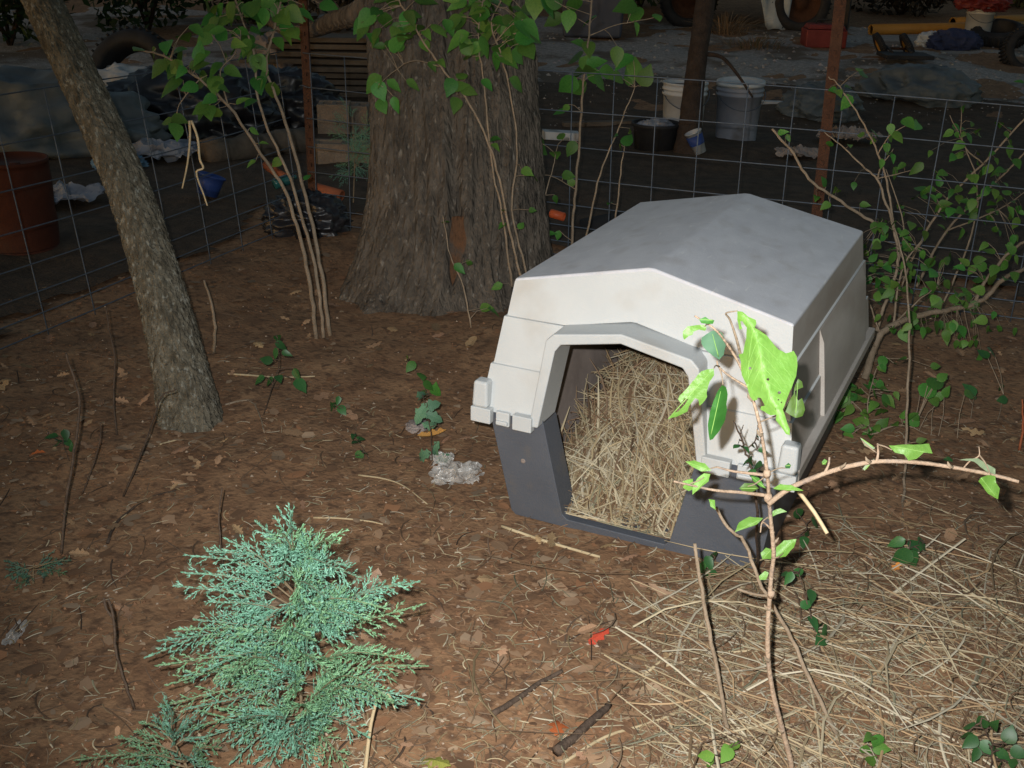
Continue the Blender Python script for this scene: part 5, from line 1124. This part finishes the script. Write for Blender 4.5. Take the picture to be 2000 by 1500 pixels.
# buckets
def bucket(name, base_, r, h, mt, label, lid=None, contents=None):
    root = thing(name, base_, label, 'bucket', 'plastic pails in the yard'); mb = MB()
    mb.lathe([(0, 0), (r * .86, 0), (r * .88, .01), (r * .97, h * .80), (r * 1.03, h * .80), (r * 1.03, h * .83), (r * .98, h * .84), (r * .985, h * .88), (r * 1.04, h * .88), (r * 1.04, h * .91), (r, h * .92), (r, h * .97), (r * 1.04, h * .97), (r * 1.04, h), (r * .97, h), (r * .95, h * .9), (r * .84, .02), (0, .02)], 32, base_)
    mb.build('body', mt, root, True)
    mb = MB(); mb.tube([base_ + Vector((math.cos(YAW) * r * 1.05 * math.cos(t) - math.sin(YAW) * -.02, math.sin(YAW) * r * 1.05 * math.cos(t), h * .86)) - HF * (r * 1.06 * math.sin(t)) - UP * (.10 * math.sin(t)) for t in [i * math.pi / 14 for i in range(15)]], .003, 5); mb.build('handle', M_wire, root, True)
    if contents:
        mb = MB(); mb.lathe([(0, h * contents[1]), (r * .5, h * contents[1] + .01), (r * .93, h * contents[1] - .005)], 20, base_); mb.build('contents', contents[0], root, True)
    if lid:
        mb = MB(); M3 = Matrix.Rotation(.06, 3, 'X'); mb.lathe([(0, .0), (r * .86, 0), (r * .9, .012), (r * 1.05, .012), (r * 1.06, -.012), (r * 1.0, -.012)], 32, base_ + Vector((0, 0, h + .004)), M3); mb.build('lid', lid, root, True)
    return root
bb = G(1330, 278); bucket('bucket', bb, 42 * D(bb) / FPX, .375, M_white, 'open white pail beyond the fence, half hidden by the thin dark trunk', contents=(M_paper, .93))
bb = G(1436, 274); bucket('bucket', bb, 44 * D(bb) / FPX, .36, M_greyb, 'shaded grey pail with a loose lid beside the thin dark trunk', lid=M_white)
bb = G(1905, 84); db_ = D(bb); bucket('bucket', bb, 26 * db_ / FPX, .36, M_white, 'white pail topped with red scrap beside the yellow pipes')
crumple('red_scrap', bb + Vector((0, 0, .40)), (.17, .14, .09), M_red, 'crumpled red scrap heaped on the far white pail', 'scrap', 4, 3, .5)
# black rubber tub
bt = G(1278, 292); rt = 46 * D(bt) / FPX; rtub = thing('rubber_tub', bt, 'low black rubber tub in front of the white pail, pale rubbish inside', 'tub')
mb = MB(); mb.lathe([(0, 0), (rt * .85, 0), (rt * .95, .14), (rt * 1.05, .15), (rt * 1.05, .165), (rt * .95, .165), (rt * .82, .03), (0, .03)], 28, bt); mb.build('body', M_black, rtub, True)
crumple('rubbish', bt + Vector((0, 0, .12)), (rt * .6, rt * .55, .045), M_greyb, 'pale rubbish lying in the low black rubber tub', 'rubbish', 9, 3, .4)
# grey sheeting, boards and paper beyond the fence
crumple('plastic_sheet', G(1600, 228) + Vector((0, 0, .06)), (.22, .16, .13), M_sheet, 'grey plastic sheeting slumped behind the rusty post', 'sheeting', 12, 4, .3)
crumple('plastic_sheet', G(1790, 190) + Vector((0, 0, .03)), (.34, .28, .16), M_sheet, 'low grey heap of sheeting beyond the shrubs', 'sheeting', 13, 4, .3)
film('paper_bag', G(1655, 272, .03), 0.18, 0.13, 0.075, 14, 'pinkish torn paper bag behind the fence by the rusty post', 'paper bag', M_paper)
film('paper_bag', G(1560, 302, .03), 0.14, 0.09, 0.05, 15, 'crushed pale paper bag at the foot of the rusty post', 'paper bag', M_paper)
def board(label, a, b, w, t, mt, name='board', cat='board'):
    a, b = Vector(a), Vector(b); ax = (b - a); M3 = Matrix.Rotation(math.atan2(ax.y, ax.x), 3, 'Z') @ Matrix.Rotation(-math.asin(ax.z / ax.length), 3, 'Y')
    mb = MB(); mb.box((a + b) / 2, (ax.length, w, t), M3); return tag(mods(mb.build(name, mt), bevel=.003), label, cat)
board('pale weathered board on the soil behind the grey pail', G(1480, 200, .02), G(1560, 203, .02), .05, .03, M_white)
board('pale board leaning low behind the massive trunk by the fence', G(1060, 262, .04), G(1130, 266, .04), .10, .05, M_white)
board('weathered plank lying along the far side of the fence', G(1100, 243, .03), G(1330, 236, .03), .06, .03, M_wood)
# lumber stack, concrete blocks, log behind the corner
lb = G(665, 190); LS = thing('lumber_stack', lb, 'stack of grey weathered boards behind the fence corner post', 'lumber')
Mz = Matrix.Rotation(YAW + .05, 3, 'Z')
for i in range(9):
    mb = MB(); mb.box(lb + Vector((0, 0, .03 + i * .048)) + Mz @ Vector((rnd(-.15, .15), rnd(-.06, .06), 0)), (1.15 + rnd(-.3, .25), .30, .034), Mz @ Matrix.Rotation(rnd(-.04, .04), 3, 'Z')); mods(mb.build('plank', M_wood, LS), bevel=.003)
def cblock(label, u, v, s, rz):
    p_ = G(u, v); root = thing('concrete_block', p_, label, 'block', 'concrete blocks by the corner'); M3 = Matrix.Rotation(YAW + rz, 3, 'Z'); w, d_, h = s
    mb = MB(); t = .032; mb.box(p_ + M3 @ Vector((0, -d_ / 2 + t / 2, h / 2)), (w, t, h), M3); mb.box(p_ + M3 @ Vector((0, d_ / 2 - t / 2, h / 2)), (w, t, h), M3)
    for x in (-w / 2 + t / 2, 0, w / 2 - t / 2): mb.box(p_ + M3 @ Vector((x, 0, h / 2 - .001)), (t - .002, d_ - 2 * t, h - .004), M3)
    mods(mb.build('body', M_block, root), bevel=.004); return root
cblock('tan concrete block standing behind the corner post', 655, 262, (.20, .19, .20), .05); cblock('second tan block set beside the massive trunk behind the fence', 698, 264, (.18, .19, .20), -.08)
cblock('tan concrete block lying lower in front of the other blocks', 672, 318, (.34, .16, .12), .02)
mb = MB(); a_, b_ = G(400, 300, .06), G(600, 272, .06); q = [a_.lerp(b_, t / 10) + Vector((0, 0, .01 * math.sin(t * 2))) for t in range(11)]; mb.tube(q, [.075 + .008 * math.sin(t * 1.7) for t in range(11)], 16); tag(mb.build('log', M_wood, None, True), 'grey log lying along the far side of the fence', 'log')
# barrel, tyre and sheets at the left
pbr = G(48, 485); dbr = D(pbr); br_ = 66 * dbr / FPX; BA = thing('rusty_barrel', pbr, 'rust-orange steel drum beyond the fence behind the leaning tree', 'barrel')
mb = MB(); hb = .33; mb.lathe([(0, 0), (br_, 0), (br_ * 1.02, .01), (br_, .02)] + [(br_ * (1 + (.025 if k in (1, 3) else 0)), .02 + hb * k / 4 + e) for k in range(5) for e in (-.008, .008)] + [(br_ * 1.02, hb + .03), (br_ * 1.02, hb + .045), (br_ * .96, hb + .045), (br_ * .95, hb + .03), (0, hb + .03)], 36, pbr); mb.build('body', M_barrel, BA, True)
mb = MB(); mb.lathe([(0, .012), (.02, .012), (.022, 0)], 12, pbr + Vector((br_ * .5, -br_ * .3, hb + .03))); mb.build('bung', M_barrel, BA, True)
def tyre(name, c, R_, w, M3, label, cat='tyre', rim=None, parent=None):
    root = parent if parent else thing(name, c, label, cat); mb = MB(); prof = []
    for k in range(13):
        a = math.pi * (k / 12) ; prof.append((R_ - .30 * R_ * (1 - math.sin(a) ** .6), w / 2 * -math.cos(a)))
    prof = [(R_ * .62, -w * .42)] + prof + [(R_ * .62, w * .42), (R_ * .62, -w * .42)]
    mb.lathe(prof, 40, c, M3)
    for k in range(40):
        a = k * math.pi / 20; mb.box(c + M3 @ Vector((math.cos(a) * R_ * .985, math.sin(a) * R_ * .985, 0)), (.018, .016, w * .7), M3 @ Matrix.Rotation(a, 3, 'Z'))
    mb.build('tyre' if parent else 'tread', M_black, root, True)
    if rim:
        mb = MB(); mb.lathe([(0, w * .1), (R_ * .2, w * .12), (R_ * .22, w * .02), (R_ * .55, -w * .05), (R_ * .60, w * .3), (R_ * .63, w * .3)], 24, c, M3); mb.lathe([(0, -w * .1), (R_ * .5, -w * .1), (R_ * .62, -w * .3)], 24, c, M3); mb.build('rim', rim, root, True)
    return root
pt = G(262, 205); Mt = Matrix.Rotation(YAW - .2, 3, 'Z') @ Matrix.Rotation(1.15, 3, 'X')
tyre('old_tyre', P(262, 150, D(pt)), .34, .22, Mt, 'old black tyre propped behind the leaning tree, white plastic below it')
crumple('plastic_sack', G(230, 205) + Vector((0, 0, .06)), (.30, .18, .14), M_white, 'crumpled white plastic sack beneath the old tyre', 'sack', 21, 4, .45)
crumple('plastic_sheet', G(55, 285) + Vector((0, 0, .05)), (.62, .42, .30), M_sheet, 'large grey plastic sheet humped behind the leaning tree', 'sheeting', 22, 4, .25)
film('plastic_litter', G(300, 300, .03), 0.28, 0.2, 0.07, 23, 'pale crumpled plastic strewn behind the fence', 'plastic', M_greyb)
crumple('plastic_litter', G(235, 330) + Vector((0, 0, .02)), (.09, .06, .05), M_bluet, 'small bluish crumpled plastic beside the leaning trunk', 'plastic', 24, 3, .5)
film('plastic_litter', G(100, 385, .03), 0.24, 0.17, 0.06, 25, 'grey crumpled plastic behind the rusty drum', 'plastic', M_greyb)
crumple('black_sack', G(365, 255) + Vector((0, 0, .1)), (.42, .25, .22), M_blackp, 'large black sack slumped beyond the fence under the sapling leaves', 'sack', 26, 4, .3)
crumple('black_sack', G(540, 240) + Vector((0, 0, .1)), (.34, .22, .20), M_blackp, 'black sack beside the corner post beyond the fence', 'sack', 27, 4, .3)
crumple('scrap_heap', G(555, 175) + Vector((0, 0, .1)), (.26, .2, .2), M_paper, 'pale heap of scrap behind the corner post', 'scrap', 28, 4, .5)
crumple('bluish_scrap', G(470, 190) + Vector((0, 0, .05)), (.26, .2, .10), M_greyb, 'bluish scrap pile behind the sapling leaves', 'scrap', 29, 4, .5)

# yard: vehicle under a tarp
pv = G(1420, 60); dv = D(pv); Mv = Matrix.Rotation(YAW - .04, 3, 'Z')
VH = thing('covered_trailer', pv, 'trailer under a crinkled silver tarp at the back of the yard', 'trailer')
pxm = dv / FPX
def vloc(u, y, z): return pv + Mv @ Vector(((u - 1420) * pxm, y, z))
mb = MB(); mb.box(vloc(1440, .75, .72), (2.35, 1.4, .5), Mv); mods(mb.build('box_body', M_blackp, VH), bevel=.03)
V = []; F = []; nx, ny = 60, 22
for j in range(ny + 1):
    for i in range(nx + 1):
        u = 1275 + (1590 - 1275) * i / nx; t = j / ny
        hem = .36 if u < 1475 else .36 - .33 * min(1, (u - 1475) / 18) if u < 1535 else .52
        top = 1.06; z_ = top - (top - hem) * min(1, t / .6) if t < .6 else hem
        # over the top for t in reverse
        if t < .35: zz_, y_ = top + .04, .75 - (t / .35) * .80
        else: zz_ = top - (top - hem) * (t - .35) / .65; y_ = -.06 - .06 * (t - .35)
        cr_ = .03 * noise.noise((u * .05, t * 5, 3)) + .015 * noise.noise((u * .15, t * 14, 8))
        V.append(vloc(u, y_ - cr_ * 2, zz_ + cr_))
for j in range(ny):
    for i in range(nx): b = j * (nx + 1) + i; F.append((b, b + nx + 1, b + nx + 2, b + 1))
o = mk('tarp', V, F, M_tarp, VH, True); mods(o, solid=.006)
Mw = Mv @ Matrix.Rotation(math.pi / 2, 3, 'X')
for u_ in (1345, 1556):
    whl = bpy.data.objects.new('wheel', None); COL.objects.link(whl); whl.parent = VH; c = vloc(u_, -.02 if u_ > 1500 else .2, .30); whl.location = c - pv
    tyre('wheel', c, .31, .19, Mw, None, parent=whl, rim=M_rust)
mb = MB(); mb.box(vloc(1590, .1, .55), (.22, .05, .45), Mv); mods(mb.build('blue_flap', M_bluet, VH), bevel=.01)
# red metal box and its black upright
pr_ = G(1606, 92); RB = thing('red_toolbox', pr_, 'red metal toolbox standing beside the covered trailer', 'toolbox'); dr_ = D(pr_); k_ = dr_ / FPX
mb = MB(); mb.box(pr_ + Vector((0, 0, .09)), (78 * k_, .28, .17), Mv); mods(mb.build('body', M_red, RB), bevel=.012)
mb = MB(); mb.box(pr_ + Vector((0, 0, .20)), (74 * k_, .26, .045), Mv, taper=.85); mods(mb.build('lid', M_red, RB), bevel=.012)
mb = MB(); mb.tube([pr_ + Mv @ Vector((x, 0, z_)) for x, z_ in ((-.09, .22), (-.08, .26), (.08, .26), (.09, .22))], .01, 6); mb.build('handle', M_black, RB, True)
board('black steel upright beside the red toolbox', G(1643, 92, 0), G(1643, 92, 0) + Vector((.01, 0, 1.1)), .07, .07, M_black, 'steel_upright', 'post')
# low cart with small wheels
pc_ = G(1765, 124); kc = D(pc_) / FPX; CT = thing('low_cart', pc_, 'low black cart deck with two small wheels on the gravel', 'cart')
mb = MB(); mb.box(pc_ + Vector((0, 0, .07)), (92 * kc, .34, .035), Mv); mods(mb.build('deck', M_black, CT), bevel=.006)
mb = MB(); mb.tube([pc_ + Mv @ Vector((-.14, .3, .10)), pc_ + Mv @ Vector((.11, .3, .10))], .012, 6); mb.build('axle', M_rust, CT, True)
for x in (-.15, .10):
    w_ = bpy.data.objects.new('wheel', None); COL.objects.link(w_); w_.parent = CT; c = pc_ + Mv @ Vector((x, .3, .12)); w_.location = c - pc_
    tyre('wheel', c, .12, .06, Mv @ Matrix.Rotation(math.pi / 2 - .5, 3, 'Y'), None, parent=w_, rim=M_yellow)
mb = MB(); mb.tube([pc_ + Mv @ Vector((-.1, .05, .09)), pc_ + Mv @ Vector((-.1, .28, .12))], .012, 6); mb.tube([pc_ + Mv @ Vector((.08, .05, .09)), pc_ + Mv @ Vector((.08, .28, .12))], .012, 6); mb.build('strut', M_black, CT, True)
crumple('navy_bundle', G(1862, 96) + Vector((0, 0, .06)), (.20, .12, .10), M_navy, 'navy cloth bundle on the gravel near the far pail', 'bundle', 31, 4, .3)
crumple('white_rag', G(1815, 90) + Vector((0, 0, .04)), (.10, .08, .07), M_white, 'white rag beside the navy cloth bundle', 'rag', 32, 3, .4)
tyre('old_tyre', G(1945, 88) + Vector((0, 0, .10)), .26, .18, Matrix.Rotation(.3, 3, 'X'), 'black tyre lying flat beside the far white pail')
tyre('old_tyre', G(1998, 128) + Vector((0, 0, .12)), .22, .17, Matrix.Rotation(YAW, 3, 'Z') @ Matrix.Rotation(1.2, 3, 'X'), 'black tyre at the photo edge on the gravel, nearest the low cart')
for lab, a_, b_ in (('long yellow plastic pipe lying behind the white pail, nearer one', (1700, 58), (2090, 50)), ('second yellow plastic pipe lying behind the nearer pipe', (1860, 44), (2090, 34))):
    A_, B_ = G(*a_, .06), G(*b_, .06); lying_tube('yellow_pipe', A_, B_, .055, M_yellow, lab, 'pipe', [(.85, .01), (.85, 0), (1, 0), (1, 1), (.85, 1), (.85, .99)])
# dark tote behind the trunk
pt_ = G(1155, 70); kt = D(pt_) / FPX; TO = thing('storage_tote', pt_, 'slate-blue plastic tote standing behind the massive trunk', 'tote')
mb = MB(); mb.box(pt_ + Vector((0, 0, .25)), (112 * kt, .45, .5), Mv, taper=1.08); mods(mb.build('body', M_tote, TO), bevel=.03)
mb = MB(); mb.box(pt_ + Vector((0, 0, .52)), (124 * kt, .52, .05), Mv); mods(mb.build('lid', M_tote, TO), bevel=.015)
# dry grass tufts and scattered stones in the yard
def tuft(label, u, v, n, h, spread, pal, name='dry_grass', cat='grass'):
    b = G(u, v); c = np.zeros((n, 4, 3)); 
    for i in range(n):
        a = rnd(0, 6.28); r = rnd(0, spread); o_ = Vector((math.cos(a) * r, math.sin(a) * r, 0)); tip_ = Vector((math.cos(a) * rnd(.1, .9) * h, math.sin(a) * rnd(.1, .9) * h, h * rnd(.3, 1)))
        for k in range(4): t = k / 3; q_ = b + o_ + tip_ * t - UP * (t * t * h * .35); c[i, k] = q_[:]
    o = prisms(name, c, rng.uniform(.002, .004, n), np.array(pal)[rng.integers(0, len(pal), n)] * rng.uniform(.6, 1.1, (n, 1)), M_straw); return tag(o, label, cat, kind='stuff')
tuft('tuft of dry brown grass beside the thin dark trunk', 1415, 65, 260, .35, .25, [[.25, .17, .10], [.30, .21, .13], [.18, .12, .07]])
tuft('low brownish weed clump on the gravel near the trailer', 1475, 92, 300, .16, .32, [[.10, .09, .04], [.18, .12, .07], [.22, .14, .09]])
V = []; F = []; C = []
for _ in range(2600):
    u, v = (rnd(980, 2080), rnd(55, 250)) if random.random() < .8 else (rnd(-60, 650), rnd(60, 260)); p_ = G(u, v)
    if not yard(p_.x, p_.y) and random.random() < .8: continue
    s = rnd(.008, .032); b = len(V); 
    for q_ in ((1, 0, 0), (-1, 0, 0), (0, 1, 0), (0, -1, 0), (0, 0, .8), (0, 0, -.6)): V.append(p_ + Vector((q_[0] * rnd(.6, 1.2), q_[1] * rnd(.6, 1.2), q_[2] * rnd(.6, 1))) * s)
    F += [(b + i, b + j, b + k) for i, j, k in ((0, 2, 4), (2, 1, 4), (1, 3, 4), (3, 0, 4), (2, 0, 5), (1, 2, 5), (3, 1, 5), (0, 3, 5))]
    C += [np.array([.30, .28, .26]) * rnd(.4, 1.3) * np.array([1, rnd(.9, 1), rnd(.85, 1.02)])] * 6
tag(mk('scattered_stones', V, F, M_litter, None, False, np.array(C)), 'loose grey stones scattered over the gravel yard', 'stones', kind='stuff')
# brush behind
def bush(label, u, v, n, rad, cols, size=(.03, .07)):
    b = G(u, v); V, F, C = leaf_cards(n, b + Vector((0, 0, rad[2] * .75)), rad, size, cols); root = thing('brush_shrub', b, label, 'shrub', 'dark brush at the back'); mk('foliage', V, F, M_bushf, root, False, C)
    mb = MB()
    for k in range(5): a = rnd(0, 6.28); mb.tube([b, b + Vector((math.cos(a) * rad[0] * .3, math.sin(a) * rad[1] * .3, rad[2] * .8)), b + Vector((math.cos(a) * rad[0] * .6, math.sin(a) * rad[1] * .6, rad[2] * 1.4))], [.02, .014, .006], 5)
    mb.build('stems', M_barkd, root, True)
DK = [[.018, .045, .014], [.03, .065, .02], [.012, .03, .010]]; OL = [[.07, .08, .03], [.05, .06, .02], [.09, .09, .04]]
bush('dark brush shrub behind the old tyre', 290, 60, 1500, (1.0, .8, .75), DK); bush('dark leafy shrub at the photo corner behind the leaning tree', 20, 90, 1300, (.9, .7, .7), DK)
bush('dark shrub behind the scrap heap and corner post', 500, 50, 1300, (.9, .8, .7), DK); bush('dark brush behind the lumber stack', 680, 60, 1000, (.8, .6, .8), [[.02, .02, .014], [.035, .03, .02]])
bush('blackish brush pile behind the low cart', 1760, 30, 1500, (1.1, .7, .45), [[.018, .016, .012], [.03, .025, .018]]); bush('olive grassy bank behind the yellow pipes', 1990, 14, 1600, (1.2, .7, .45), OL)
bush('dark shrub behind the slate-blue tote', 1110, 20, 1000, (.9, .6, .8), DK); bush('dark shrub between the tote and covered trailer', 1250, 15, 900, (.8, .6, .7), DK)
# far wood that closes the yard
Vs, Fs, Cs = [], [], []
n0 = 0
for k in range(26):
    lat = -20 + 40 * k / 25; c = CAM + HF * (19 + rnd(-1, 3)) + HR * lat; c.z = H(c.x, c.y) + 1.9
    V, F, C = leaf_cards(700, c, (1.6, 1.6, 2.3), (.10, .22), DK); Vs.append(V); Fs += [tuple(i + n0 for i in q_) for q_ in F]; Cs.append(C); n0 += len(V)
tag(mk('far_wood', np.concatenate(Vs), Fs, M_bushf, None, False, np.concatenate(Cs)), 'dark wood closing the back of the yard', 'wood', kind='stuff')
